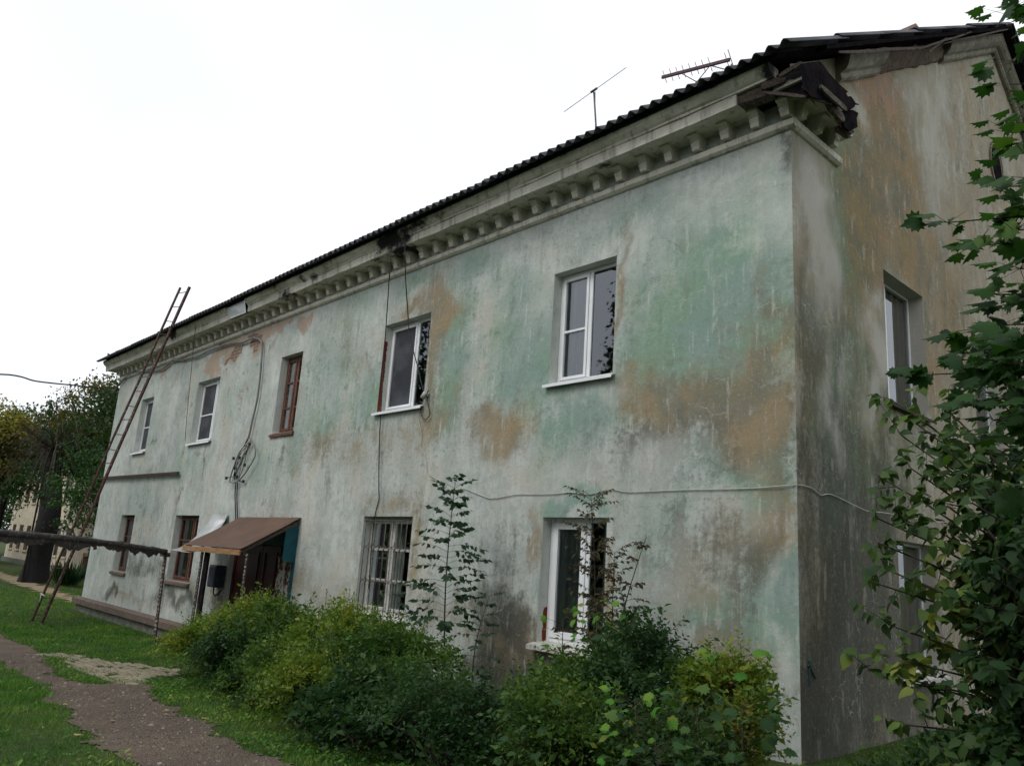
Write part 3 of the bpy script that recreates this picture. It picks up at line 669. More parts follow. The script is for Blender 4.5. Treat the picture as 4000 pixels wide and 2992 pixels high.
# soffit slab with fascia and cyma; broken away at the right end
segs = [(LC, gapc - .55), (gapc + .45, -.42)]
for s0, s1 in segs:
    b = extrude_x([(0.0, 6.64), (-.36, 6.64), (-.375, 6.615), (-.40, 6.615), (-.405, 6.745), (-.42, 6.75), (-.425, 6.775), (-.45, 6.79), (-.49, 6.825), (-.515, 6.87), (-.52, 6.89), (0.0, 6.90)], s0, s1, .09, .011).build('cornice', CORN, house)
    soot_dark_attr(b, SOOT + [(x, 6.9, 9, .06, .55) for x in (-20, -10, -3)])  # darker along the whole top edge
b = extrude_x([(0.0, 6.64), (-.30, 6.64), (-.31, 6.68), (0.0, 6.78)], gapc - .545, gapc + .445, .1, .02).build('cornice', CORN, house, 'cornice with its fascia fallen off'); soot_dark_attr(b, [])
b = extrude_x([(-.30, 6.755), (-.42, 6.75), (-.425, 6.775), (-.45, 6.79), (-.49, 6.825), (-.515, 6.87), (-.52, 6.89), (-.30, 6.90)], -.42, .02, .08, .012).build('cornice', CORN, house, 'last stub of upper moulding over the hollow'); soot_dark_attr(b, [(0, 6.8, .35, .2, .8)])
MB().box((-.40, -.29, 6.66), (.16, -.05, 6.86)).build('hollow_shade', FELT_SHADE, house)  # black box painted in for the shade inside the broken eaves
# sheet of metal patching the gap
MB().hexa([(gapc - .52, -.405, 6.62), (gapc + .40, -.415, 6.60), (gapc + .40, -.411, 6.60), (gapc - .52, -.401, 6.62), (gapc - .52, -.50, 6.86), (gapc + .42, -.49, 6.87), (gapc + .42, -.486, 6.87), (gapc - .52, -.496, 6.86)]).build('metal_patch', GALV, house)
# right end: cracked lump between the gap and the corner, and the exposed rotten beam
MB().hexa([(-.42, -.385, 6.63), (-.03, -.36, 6.60), (-.03, -.2, 6.62), (-.42, -.2, 6.64), (-.42, -.39, 6.73), (-.12, -.38, 6.74), (-.12, -.2, 6.74), (-.42, -.2, 6.74)]).build('plank', OLDWOOD, house, 'splintered board end at the broken eaves', bevel=.01)

def bracket(u, face, parent):
    """scrolled corbel: u is its centre along the wall"""
    prof = [(0.0, 6.455), (-.125, 6.455), (-.135, 6.50), (-.155, 6.53), (-.145, 6.555), (-.175, 6.59), (-.215, 6.605), (-.215, 6.638), (0.0, 6.638)]
    n = len(prof); w0, w1 = .048, .066; vs = []
    for s in (-1, 1):
        for (d, z) in prof:
            w = w0 + (w1 - w0) * (z - 6.455) / .185
            vs.append((u + s * w, d, z) if face == 'f' else (-d, u + s * w, z))
    m = MB().add(vs, [tuple(range(n))[::-1], tuple(range(n, 2 * n))] + [(i, (i + 1) % n, n + (i + 1) % n, n + i) for i in range(n)])
    o = m.build('bracket', CORN, parent); soot_dark_attr(o, [])
    return o
first = bracket(-.36, 'f', house)
k = 1
while -.36 - .383 * k > XL - .05:
    o = first.copy(); COL.objects.link(o); o.parent = house
    o.location = (-.383 * k + random.uniform(-.006, .006), 0, random.uniform(-.004, .004)); k += 1
bracket(.0 - .005, 'f', house)
for u in (.05, .42, .80): bracket(u, 's', house)
# cornice return on the gable: band plus crumbling slab
m = MB(); prof = [(0.0, 6.34), (.03, 6.345), (.065, 6.37), (.07, 6.435), (.05, 6.45), (0.0, 6.455)]
vs = []; Y = np.linspace(-.068, 1.09, 8)
for y in Y: vs += [(x, y, z) for x, z in prof]
m.add(vs, [(a * 6 + i, a * 6 + (i + 1) % 6, (a + 1) * 6 + (i + 1) % 6, (a + 1) * 6 + i) for a in range(7) for i in range(6)] + [tuple(range(42, 48))])
b = m.build('cornice_band', CORN, house); soot_dark_attr(b, [])
m = MB(); Y = np.linspace(-.34, 1.06, 15); vs = []
for i, y in enumerate(Y):
    o_ = .30 - .10 * (i / 14) + .05 * noise.noise(Vector((y * 4, 0, 1))); hh = .05 + .05 * noise.noise(Vector((y * 5, 2, 1)))
    vs += [(-.02, y, 6.64), (o_, y, 6.645 + .02 * noise.noise(Vector((y * 6, 1, 1)))), (o_ + .02, y, 6.68 + hh), (-.02, y, 6.76 + hh)]
m.add(vs, [(a * 4 + i, a * 4 + (i + 1) % 4, (a + 1) * 4 + (i + 1) % 4, (a + 1) * 4 + i) for a in range(14) for i in range(4)] + [(0, 1, 2, 3), (56, 57, 58, 59)])
b = m.build('cornice', CORN, house, 'crumbling cornice return'); soot_dark_attr(b, [(.2, 6.78, .8, .09, 1.3)])  # return slab darker towards its upper front edge

# broken eaves corner: torn felt, black sheet painted for the hollow's shade, and hanging boards (outlines measured on their own planes)
C4 = lambda x, y, ax, v: at(2950 + x * .2864, 180 + y * .2864, ax, v)
def torn(pts, ax, v, thick, name, mat, label=None):
    P = [C4(x, y, ax, v) for x, y in pts]; vec = (thick, 0, 0) if ax == 0 else (0, thick, 0)
    return MB().prism(P, vec).build(name, mat, house, label)
torn([(640, 240), (880, 208), (940, 270), (985, 340), (1060, 430), (1130, 505), (1190, 560), (1225, 590), (1270, 632), (1240, 640), (1262, 690), (1310, 688), (1340, 730), (1370, 780), (1422, 800), (1375, 790), (1350, 840), (1300, 872), (1250, 880), (1180, 840), (1100, 790), (1000, 740), (860, 720), (760, 690), (680, 600)], 0, .40, -.02, 'felt_and_shade', FELT_SHADE, 'black sheet hanging from the broken corner')
torn([(1200, 880), (1330, 872), (1410, 920), (1385, 985), (1398, 1110), (1290, 1160), (1230, 1120), (1190, 1000)], 0, .36, -.03, 'felt_and_shade', FELT_SHADE, 'curled lower flap of roofing felt')
torn([(400, 420), (650, 270), (680, 480), (700, 600), (760, 690), (640, 705), (420, 690), (150, 650), (330, 560), (420, 500)], 1, -.30, .03, 'felt_and_shade', FELT_SHADE, 'black sheet painted for the shade in the eaves hollow')
def plank(a, b, w, h, label=None):
    m = MB(); a = Vector(a); b = Vector(b); n = 7; d = b - a
    x = d.normalized().cross(Vector((0, 0, 1))).normalized(); y = x.cross(d.normalized()); vs = []
    for i in range(n):
        p = a + d * i / (n - 1); ww = w * (1 - .25 * abs(noise.noise(p * 7))) * (.55 if i in (0, n - 1) else 1)
        p = p + y * noise.noise(p * 3) * .015
        vs += [p - x * h / 2 - y * ww / 2, p + x * h / 2 - y * ww / 2, p + x * h / 2 + y * ww / 2, p - x * h / 2 + y * ww / 2]
    m.add(vs, [(k * 4 + i, k * 4 + (i + 1) % 4, (k + 1) * 4 + (i + 1) % 4, (k + 1) * 4 + i) for k in range(n - 1) for i in range(4)] + [(0, 1, 2, 3), tuple(range(4 * n - 4, 4 * n))])
    return m.build('plank', OLDWOOD, house, label)
plank(C4(890, 560, 0, .44), C4(1240, 870, 0, .44), .07, .025, 'pale splintered board')
plank(C4(640, 550, 0, .30), C4(780, 690, 0, .36), .03, .02)
plank(C4(780, 690, 0, .36), C4(1060, 760, 0, .38), .08, .03)
plank(C4(980, 780, 0, .33), C4(1200, 1010, 0, .36), .12, .04)
plank(C4(1100, 960, 0, .32), C4(1300, 1195, 0, .30), .08, .04)
plank(C4(1110, 1120, 0, .25), C4(1270, 1240, 0, .25), .07, .05)
plank(C4(90, 560, 1, -.40), C4(410, 450, 1, -.36), .10, .04)
plank(C4(120, 640, 1, -.38), C4(700, 700, 1, -.34), .035, .03)
plank(C4(330, 410, 1, -.45), C4(640, 235, 1, -.45), .05, .03)

# ------------------------------------------------------------------ roof
def corrugated():
    V = []; T = []; pitch = .165; amp = .031; n_w = 8; x0 = XL - .42; x1 = .36
    SW = 1.09
    ns = int(math.ceil((x1 - x0) / SW)); rows = 7; L = (RY - EAVE_Y) / math.cos(math.atan(SLOPE)) / rows
    ca = math.cos(math.atan(SLOPE)); sa = math.sin(math.atan(SLOPE))
    rs = random.Random(5)
    for side in (0, 1):
        for c_ in range(ns):
            for r in range(rows):
                if side == 1 and c_ not in (ns - 1, ns - 2, 0, 1) and r % 1: continue
                jl = rs.uniform(-.03, .03) if r == 0 else rs.uniform(-.02, .02)
                lift = .012 * (r % 2) + .006 * (c_ % 2)
                xa = x0 + c_ * SW; xb = min(xa + SW + .05, x1 + .02)
                tw = rs.uniform(-.008, .008)
                N = max(2, int((xb - xa) / pitch * 8)); base = len(V)
                for k2, s in enumerate((r * L - .10 + jl, (r + 1) * L + (.04 if r < rows - 1 else 0))):
                    for i in range(N + 1):
                        x = xa + (xb - xa) * i / N
                        z = amp * math.sin(2 * math.pi * (x - x0) / pitch) + lift + tw * (x - xa) + (.016 if k2 == 0 else 0)
                        y_ = EAVE_Y + s * ca - z * sa; z_ = EAVE_Z + .02 + s * sa + z * ca
                        if side: y_ = 2 * RY - y_
                        V.append((x, y_, z_))
                for i in range(N): T.append((base + i, base + i + 1, base + N + 2 + i, base + N + 1 + i))
    o = raw_mesh('roof', V, T, ROOF, house, smooth=True)
    m = o.modifiers.new('thickness', 'SOLIDIFY'); m.thickness = .008; m.offset = 0
    return o
corrugated()
# dark boards under the sheets: sheathing, with the eaves board
sh = MB()
sh.hexa([(XL - .25, -.53, 6.875), (.10, -.53, 6.875), (.10, RY, roofz(RY) - .16), (XL - .25, RY, roofz(RY) - .16), (XL - .25, -.55, 6.905), (.16, -.55, 6.905), (.16, RY, roofz(RY) - .05), (XL - .25, RY, roofz(RY) - .05)])
sh.hexa([(XL - .25, RY, roofz(RY) - .16), (.10, RY, roofz(RY) - .16), (.10, DEPTH + .5, roofz(DEPTH + .5) - .16), (XL - .25, DEPTH + .5, roofz(DEPTH + .5) - .16), (XL - .25, RY, roofz(RY) - .05), (.16, RY, roofz(RY) - .05), (.16, DEPTH + .5, roofz(DEPTH + .5) - .05), (XL - .25, DEPTH + .5, roofz(DEPTH + .5) - .05)])
sh.build('roof_boarding', FELT_SHADE, house)
# verge moulding climbing the gable, torn open in the middle
def verge(y0, y1, prof, name, mat, label=None, jit=0.0, sign=1):
    m = MB(); k = max(2, int(abs(y1 - y0) / .12) + 1); n = len(prof); vs = []
    for y in np.linspace(y0, y1, k):
        for i, (dx, dz) in enumerate(prof):
            vs.append((dx + jit * noise.noise(Vector((y * 3, i * 2., 1))), y, roofz(y) + dz + jit * noise.noise(Vector((y * 4, i * 3., 7)))))
    m.add(vs, [(a * n + i, a * n + (i + 1) % n, (a + 1) * n + (i + 1) % n, (a + 1) * n + i) for a in range(k - 1) for i in range(n)] + [tuple(range(n)), tuple(range((k - 1) * n, k * n))])
    o = m.build(name, mat, house, label)
    if mat is CORN: soot_dark_attr(o, [(0, 10, 99, 9, .12)])
    return o
VERGE = mottled('weathered_verge_plaster', (.16, .15, .12), (.26, .245, .20), 3, .95, .6, 14, c3=(.12, .10, .075), bd=.012)
vp = [(-.03, -.46), (.03, -.46), (.06, -.43), (.065, -.36), (.12, -.33), (.17, -.27), (.19, -.2), (.19, -.12), (-.03, -.12)]
verge(1.15, 2.35, vp, 'verge_moulding', VERGE, jit=.03)
verge(2.35, 4.9, [(-.03, -.44), (.02, -.42), (.05, -.36), (.07, -.28), (.1, -.2), (.09, -.12), (-.03, -.12)], 'verge_moulding', SHINGLE, 'torn stretch of verge showing lath and rubble', jit=.05)
verge(4.9, RY, vp, 'verge_moulding', VERGE, jit=.012)
verge(RY + .001, DEPTH + .2, vp, 'verge_moulding', VERGE, jit=.008)
verge(.2, RY, [(.20, -.10), (.33, -.10), (.33, -.04), (.20, -.04)], 'verge_board', FELT_SHADE, jit=.01)
verge(RY + .001, DEPTH + .4, [(.20, -.10), (.33, -.10), (.33, -.04), (.20, -.04)], 'verge_board', FELT_SHADE, jit=.01)
plank((.30, .55, roofz(.55) - .16), (.26, 3.4, roofz(3.4) - .22), .04, .02, 'loose pale verge batten')
plank((.28, 3.1, roofz(3.1) - .24), (.33, 5.4, roofz(5.4) - .08), .03, .02)
plank((.24, 4.3, roofz(4.3) - .2), (.34, 7.6, roofz(7.6) - .1), .03, .02)
plank((.26, 3.6, roofz(3.6) - .3), (.30, 4.3, roofz(4.3) - .13), .03, .02)
# attic vent: flat dark oval painted to look like a shaded recess
c = (at(3890, 640, 0, 0))
ov = MB(); N = 20; vc = (7.62, 9.10); ra, rb = .36, .47
vs = [(.003 - .025 + .004, vc[0] + ra * math.cos(2 * math.pi * i / N), vc[1] + rb * math.sin(2 * math.pi * i / N)) for i in range(N)]
vi = [(-.018, vc[0] + (ra - .05) * math.cos(2 * math.pi * i / N), vc[1] + (rb - .05) * math.sin(2 * math.pi * i / N)) for i in range(N)]
fr = MB().add([(v[0] + .02, v[1], v[2]) for v in vs] + [(v[0] + .02, v[1], v[2]) for v in vi] + vs, [(i, (i + 1) % N, N + (i + 1) % N, N + i) for i in range(N)] + [(i, (i + 1) % N, 2 * N + (i + 1) % N, 2 * N + i) for i in range(N)])
avf = fr.build('attic_vent', mottled('vent_rim', (.2, .17, .13), (.12, .1, .08), 8), house)
MB().add(vi, [tuple(range(N))]).build('opening', FELT_SHADE, avf)
# chimney stack near the ridge
ch = MB().box((-1.75, 7.05, 11.0), (-1.05, 7.65, 12.17)); ch.box((-1.78, 7.02, 12.17), (-1.02, 7.68, 12.24))
ch.build('chimney', BRICK, house)
MB().tube([(-.35, 2.6, roofz(2.6) - .2), (-.35, 2.6, roofz(2.6) + .33)], .028, 6).build('vent_pipe', ANT, house)

# ------------------------------------------------------------------ windows
def window(face, u0, u1, z0, z1, style, label, wm, parent=house):
    """opening in the front ('f') or gable ('s') wall; d is depth behind the wall face"""
    D = .155 if face == 'f' else .19; fw = .055 if face == 'f' else .03
    def W(u, d, z): return (u, d, z) if face == 'f' else (-d - .02, u, z)
    def bx(m, ua, ub, da, db, za, zb): return m.hexa([W(ua, da, za), W(ub, da, za), W(ub, db, za), W(ua, db, za), W(ua, da, zb), W(ub, da, zb), W(ub, db, zb), W(ua, db, zb)])
    uc = (u0 + u1) / 2; w = u1 - u0
    fr = MB()
    bx(fr, u0 + .002, u0 + fw, D, D + .06, z0, z1); bx(fr, u1 - fw, u1 - .002, D, D + .06, z0, z1)
    bx(fr, u0 + fw, u1 - fw, D, D + .06, z1 - fw, z1 - .002); bx(fr, u0 + fw, u1 - fw, D, D + .06, z0 + .002, z0 + fw)
    mul = uc + style.get('mo', 0)
    bx(fr, mul - .03, mul + .03, D - .002, D + .058, z0 + fw, z1 - fw)
    win = fr.build('window', wm, parent, label, bevel=.004)
    sash = MB(); panes = []
    for k, (a, b) in enumerate(((u0 + fw, mul - .03), (mul + .03, u1 - fw))):
        sw = style.get('sw', .045) if k in style.get('sashes', (0,)) else 0.0
        if sw:
            dd = D - .014
            bx(sash, a + .003, a + sw, dd, dd + .05, z0 + fw + .003, z1 - fw - .003); bx(sash, b - sw, b - .003, dd, dd + .05, z0 + fw + .003, z1 - fw - .003)
            bx(sash, a + sw, b - sw, dd, dd + .05, z1 - fw - sw, z1 - fw - .003); bx(sash, a + sw, b - sw, dd, dd + .05, z0 + fw + .003, z0 + fw + sw)
        for h in style.get('bars', {}).get(k, ()):
            zz = z0 + (z1 - z0) * h; bx(sash, a + sw, b - sw, D - .010, D + .03, zz - style.get('bw', .016), zz + style.get('bw', .016))
        panes.append((a + sw - .004 if sw else a, b - sw + .004 if sw else b, z0 + fw + sw - .004, z1 - fw - sw + .004, k))
    if sash.v: sash.build('sash', wm, win, bevel=.003)
    for a, b, c, d, k in panes:
        dd = D + .02 if k in style.get('screen', ()) else D + .018
        MB().add([W(a, dd, c), W(b, dd, c), W(b, dd, d), W(a, dd, d)], [(0, 1, 2, 3)]).build('pane', GLASS, win)
        if k in style.get('screen', ()):
            bs = MB().add([W(a + .012, dd - .012, c + .012), W(b - .012, dd - .012, c + .012), W(b - .012, dd - .012, d - .012), W(a + .012, dd - .012, d - .012)], [(0, 1, 2, 3)])
            bs.build('insect_screen', MESH_, win)
    # what stands behind the glass: a room, and curtains
    rm = MB(); a, b, c, d = u0 - .25, u1 + .25, z0 - .3, z1 + .15
    P = [W(a, D + .07, c), W(b, D + .07, c), W(b, D + .07, d), W(a, D + .07, d), W(a, 1.3, c), W(b, 1.3, c), W(b, 1.3, d), W(a, 1.3, d)]
    rm.add(P, [(4, 5, 6, 7), (0, 1, 5, 4), (3, 2, 6, 7), (0, 3, 7, 4), (1, 2, 6, 5)])
    rm.build('room', DARKIN, win)
    for (ca, cb, dep, mat) in style.get('curtains', ()):
        A = u0 + w * ca; B = u0 + w * cb; n = 40; vs = []
        for i in range(n + 1):
            u = A + (B - A) * i / n; q = dep + .022 * math.sin(i * 1.25) + .012 * math.sin(i * .53 + 1)
            vs += [W(u, D + q, z0 + .04), W(u + .01, D + q, z1 - .05)]
        MB().add(vs, [(2 * i, 2 * i + 2, 2 * i + 3, 2 * i + 1) for i in range(n)], True).build('curtain', mat, win)
    s = style.get('sill', 'metal')
    ov = style.get('over', .07); m = MB()
    th = .05 if s == 'thick' else .012
    zs = z0 - (.0 if s != 'thick' else .0)
    m.hexa([W(u0 - .05, -ov, zs - .035 - th), W(u1 + .04, -ov, zs - .035 - th), W(u1 + .04, -.002, zs - .012 - th), W(u0 - .05, -.002, zs - .012 - th),
            W(u0 - .05, -ov, zs - .03), W(u1 + .04, -ov, zs - .03), W(u1 + .04, -.002, zs - .008), W(u0 - .05, -.002, zs - .008)])
    m.hexa([W(u0 + .003, -.002, zs - .02), W(u1 - .003, -.002, zs - .02), W(u1 - .003, D, zs - .02), W(u0 + .003, D, zs - .02),
            W(u0 + .003, -.002, zs - .004), W(u1 - .003, -.002, zs - .004), W(u1 - .003, D, zs + .012), W(u0 + .003, D, zs + .012)])
    if s != 'thick': m.hexa([W(u0 - .05, -ov - .004, zs - .07), W(u1 + .04, -ov - .004, zs - .07), W(u1 + .04, -ov, zs - .07), W(u0 - .05, -ov, zs - .07), W(u0 - .05, -ov - .004, zs - .031), W(u1 + .04, -ov - .004, zs - .031), W(u1 + .04, -ov, zs - .031), W(u0 - .05, -ov, zs - .031)])
    m.build('sill', style.get('sillmat', PVC), win)
    return win
c_half = [(0.0, .48, .12, CURT)]
window('f', *UW[0], SU, TU, dict(bars={0: (.47,)}, screen=(0,), mo=.12), 'white plastic window behind the ladder', PVC)
window('f', *UW[1], SU, TU, dict(bars={0: (.45,)}, screen=(0,), mo=.24), 'white plastic window below the peeled brick patch', PVC)
window('f', *UW[2], 3.86, TU, dict(bars={0: (.66, .33), 1: (.66, .33)}, sashes=(0, 1), sw=.06, curtains=[(0, 1, .10, CURTB)], sill='thick', sillmat=BRN, over=.04, bw=.02), 'old brown wooden window on the upper floor', BRN)
window('f', *UW[3], SU, TU, dict(curtains=[(.55, .8, .25, CURT)], mo=.14, screen=(0,)), 'white window with red paint left on its reveal', PVC)
window('f', *UW[4], SU, TU, dict(bars={0: (.47,)}, screen=(), curtains=[(.10, .5, .085, CURT), (.02, .16, .2, CURTB)], mo=.0), 'white window reflecting trees, nearest the corner', PVC)
window('f', *LW[0], SL, TL, dict(bars={0: (.62,), 1: (.62,)}, sashes=(0, 1), sw=.05, curtains=[(0, 1, .078, CURTB)], sill='thick', sillmat=LEDGE, over=.06, mo=.1), 'brown wooden ground floor window beside the far corner', BRN)
window('f', *LW[1], SL, TL, dict(bars={0: (.62,), 1: (.62,)}, sashes=(0, 1), sw=.05, curtains=[(0, 1, .078, CURTB)], sill='thick', sillmat=LEDGE, over=.08, mo=.15), 'brown wooden ground floor window next to the canopy', BRN)
wbar = window('f', *LW[2], SL, TL, dict(bars={0: (.66, .34), 1: (.66, .34)}, sashes=(0, 1), sw=.05, curtains=[(0, .5, .25, CURT), (.72, .92, .22, OLDW)], sillmat=OLDW, bw=.022), 'old white window behind iron bars', OLDW)
window('f', *LW[3], SL, TL, dict(sashes=(0,), sw=.085, curtains=[(.06, .44, .075, CURT), (.78, .97, .08, CURT)], sill='thick', over=.13, mo=.12, sillmat=OLDW), 'white window behind the withered sapling', PVC)
for i, (a, b, c, d) in enumerate(side_open):
    window('s', a, b, c, d, dict(bars={0: (.42,)}, curtains=[(.38, .97, .075, CURTB)], mo=-.17, sashes=(), sillmat=RUST if i < 2 else OLDW, screen=(0,)), ['upper gable window nearest the corner', 'upper gable window behind the maple', 'lower gable window behind the lilac leaves', 'lower gable window hidden in the leaves'][i], PVC)

# iron bars over the ground floor window
g = MB(); u0, u1 = LW[2]; y = .035
n = 10; us = [u0 + .03 + (u1 - u0 - .06) * i / (n - 1) for i in range(n)]
for u in us: g.tube([(u, y, SL - .08), (u, y, TL - .06)], .0075, 5)
for zc in (SL + .50, SL + 1.03):
    for a, b in zip(us[:-1], us[1:]):
        r = (b - a) / 2
        for sg in (1, -1):
            g.tube([(a + r + r * math.cos(t_), y - .006, zc + sg * .075 - sg * .07 * math.sin(t_)) for t_ in np.linspace(0, math.pi, 7)], .0065, 4)
g.tube([(u0, y, TL - .07), (u1, y, TL - .07)], .012, 5); g.tube([(u0, y, SL - .04), (u1, y, SL - .04)], .010, 5)
g.build('window_grille', BARS, house)

# ------------------------------------------------------------------ entrance and its canopy
dm = MB(); dx0, dx1, dz0, dz1 = DOOR
dm.box((dx0 + .03, .10, dz0), (-11.32, .15, 1.62)); dm.box((-11.30, .10, dz0), (-10.56, .15, 1.62))
door = dm.build('door', DOORR, house, bevel=.004)
m = MB()
for a, b in ((dx0 + .16, -11.45), (-11.17, -10.69)):
    for c, d in ((dz0 + .2, .45), (.58, 1.48)):
        m.bar((a, .097, c), (b, .097, c), .02, .03); m.bar((a, .097, d), (b, .097, d), .02, .03); m.bar((a, .097, c), (a, .097, d), .02, .03, (0, 1, 0)); m.bar((b, .097, c), (b, .097, d), .02, .03, (0, 1, 0))
m.build('panel_moulding', DOORR, door); MB().tube([(-11.26, .10, .55), (-11.26, .05, .55), (-11.26, .05, .72), (-11.26, .10, .72)], .009, 5).build('handle', GALV, door)
m = MB(); m.box((dx0 + .03, .03, 1.63), (dx1 - .001, .12, dz1)); m.box((-9.88, -.012, dz0), (-9.77, .12, dz1))
m.hexa([(-9.78, -.26, 1.36), (-9.765, -.26, 1.36), (-9.765, -.012, 1.34), (-9.78, -.012, 1.34), (-9.78, -.26, 1.94), (-9.765, -.26, 1.94), (-9.765, -.012, 2.10), (-9.78, -.012, 2.10)])
m.build('door_surround', TEAL, house)
m = MB().box((-10.54, .06, dz0), (-9.885, .10, 1.40)); m.box((-10.54, .04, 1.405), (-9.885, .10, 1.44)); m.build('notice_board', NOTICE, house, 'peeling board with torn white notices beside the door')
canopy = MB(); CX0, CX1 = -12.36, -9.72; nx_, ny_ = 14, 8; vs = []
for j in range(ny_ + 1):
    v = j / ny_
    for i in range(nx_ + 1):
        u = i / nx_
        z = 2.16 - .63 * v - .035 * math.sin(math.pi * v) * (.6 + .4 * math.sin(u * 5)) + .012 * noise.noise(Vector((u * 6, v * 5, 2)))
        vs.append((CX0 + (CX1 - CX0) * u + .04 * v, -.01 - 1.10 * v, z))
for p in list(vs): vs.append((p[0], p[1], p[2] - .006))
N = (nx_ + 1) * (ny_ + 1); fs = []
for j in range(ny_):
    for i in range(nx_):
        q = (j * (nx_ + 1) + i, j * (nx_ + 1) + i + 1, (j + 1) * (nx_ + 1) + i + 1, (j + 1) * (nx_ + 1) + i); fs += [q, tuple(N + k for k in q[::-1])]
cano = canopy.add(vs, fs, True).build('canopy', CANOPY, house, 'sloping rusty metal canopy over the entrance')
m = MB()
for i in range(4):
    a = CX0 + .01 + (CX1 - CX0) * i / 4; b = CX0 + .01 + (CX1 - CX0) * (i + 1) / 4 - .006
    m.box((a, -1.11, 1.415 + .004 * (i % 2)), (b, -1.085, 1.512))
m.build('fascia_board', WOODO, cano)
m = MB()
for x in (CX0 + .05, (CX0 + CX1) / 2, CX1 - .05): m.bar((x, -.02, 2.08), (x, -1.08, 1.47), .04, .06)
m.bar((CX0 + .03, -1.0, 1.45), (CX1 - .03, -1.0, 1.45), .05, .05); m.build('rafter', OLDWOOD, cano)

def punched_post(x, y, z0, z1, w, lean, step, parent, label, dark=RUST, hole=.5):
    """post of punched scrap strip: a dark ragged strip with worn bright webs between the punchings"""
    m = MB(); h = z1 - z0; n = int(h / step); k = int(h / .04); vs = []
    for i in range(k + 1):
        t_ = i / k; cx = x + lean[0] * t_; cy = y + lean[1] * t_; z = z0 + h * t_; a = w / 2 * (1 + .16 * math.sin(t_ * h / step * 6.28)); b = w / 2 * (1 + .16 * math.sin(t_ * h / step * 6.28 + 2))
        vs += [(cx - a, cy - .01, z), (cx + b, cy - .01, z), (cx + b, cy + .01, z), (cx - a, cy + .01, z)]
    m.add(vs, [(q * 4 + i, q * 4 + (i + 1) % 4, (q + 1) * 4 + (i + 1) % 4, (q + 1) * 4 + i) for q in range(k) for i in range(4)] + [(3, 2, 1, 0), (4 * k, 4 * k + 1, 4 * k + 2, 4 * k + 3)])
    o = m.build('post', dark, parent, label); m = MB(); rs = random.Random(int(abs(x) * 10))
    for k in range(n):
        t_ = (k + .5) / n; cx = x + lean[0] * t_; cy = y + lean[1] * t_; z = z0 + h * t_; q = step * rs.uniform(.22, .33); j_ = rs.uniform(-.3, .3) * step; ww = w * (.5 * hole + .18)
        m.hexa([(cx - ww, cy - .016, z - q + j_), (cx + ww, cy - .016, z - q - j_), (cx + ww, cy - .006, z - q - j_), (cx - ww, cy - .006, z - q + j_), (cx - ww, cy - .016, z + q + j_), (cx + ww, cy - .016, z + q - j_), (cx + ww, cy - .006, z + q - j_), (cx - ww, cy - .006, z + q + j_)])
    m.build('webs', GALV if dark is GALV else WORN, o)
    return o
WORN = mottled('worn_strip_metal', (.26, .25, .23), (.05, .035, .03), 14, .8, .3, 60, a=.42, b=.58)
punched_post(-9.62, -1.0, -.5, 1.46, .06, (0, 0), .065, cano, 'pale punched metal strip holding the canopy', RUST, .7)
o = punched_post(-11.58, -1.0, -.6, 1.46, .09, (0, 0), .06, cano, 'punched strip at the left canopy corner', RUST, .5)
MB().box((-11.52, -.98, -.6), (-11.34, -.94, 1.46)).build('post_board', FELT_SHADE, cano)
# curved metal sheet beside the canopy
vs = []; n = 14
for i in range(n + 1):
    v = i / n; y = -.03 - 1.22 * v; z = 2.22 - .84 * (math.sin(v * math.pi / 2) ** .8) + .04 * v * v
    for u in (0, .5, 1):
        vs.append((-13.72 + (.80 + .25 * v) * u + v * 1.02, y, z - .02 * math.sin(u * math.pi) - (.0 if u < 1 else .03 * v)))
m = MB().add(vs, [(3 * i + k, 3 * i + k + 1, 3 * i + 4 + k, 3 * i + 3 + k) for i in range(n) for k in (0, 1)], True)
o = m.build('bent_sheet', GALV, cano, 'bright bent metal sheet beside the canopy'); md = o.modifiers.new('t', 'SOLIDIFY'); md.thickness = .003
# meter box beside the door
m = MB().box((-13.02, -.22, .70), (-12.66, -.004, 1.15)); m.box((-13.0, -.235, .73), (-12.68, -.221, 1.12)); bxo = m.build('meter_box', NAVY, None, bevel=.008)
tag(bxo, 'small dark blue metal box on the wall left of the red door', 'meter box')
MB().tube([(-12.9, -.12, .70), (-12.88, -.12, .58), (-12.78, -.12, .53), (-12.68, -.11, .57), (-12.60, -.08, .66)], .018, 6).build('pipe_elbow', BLACK, bxo)
# rusty bar left on the wall
a = at(398, 1868, 1, -.07); b = at(697, 1848, 1, -.07)
tag(MB().bar(a, b, .05, .075).build('rusty_bar', RUST), 'dark rusty bar fixed level across the wall between the storeys', 'bar')
# faint blue paint scrawl on the gable
gr = MB()
for s in ([(3163, 2680), (3160, 2580)], [(3160, 2620), (3172, 2575)], [(3162, 2600), (3185, 2650)], [(3155, 2600), (3165, 2590)]):
    gr.bar(at(*s[0], 0, .004 - .0), at(*s[1], 0, .004), .003, .02, (1, 0, 0))
gr.build('paint_scrawl', mottled('faded_blue_paint', (.04, .10, .12), (.06, .10, .10), 9), house)

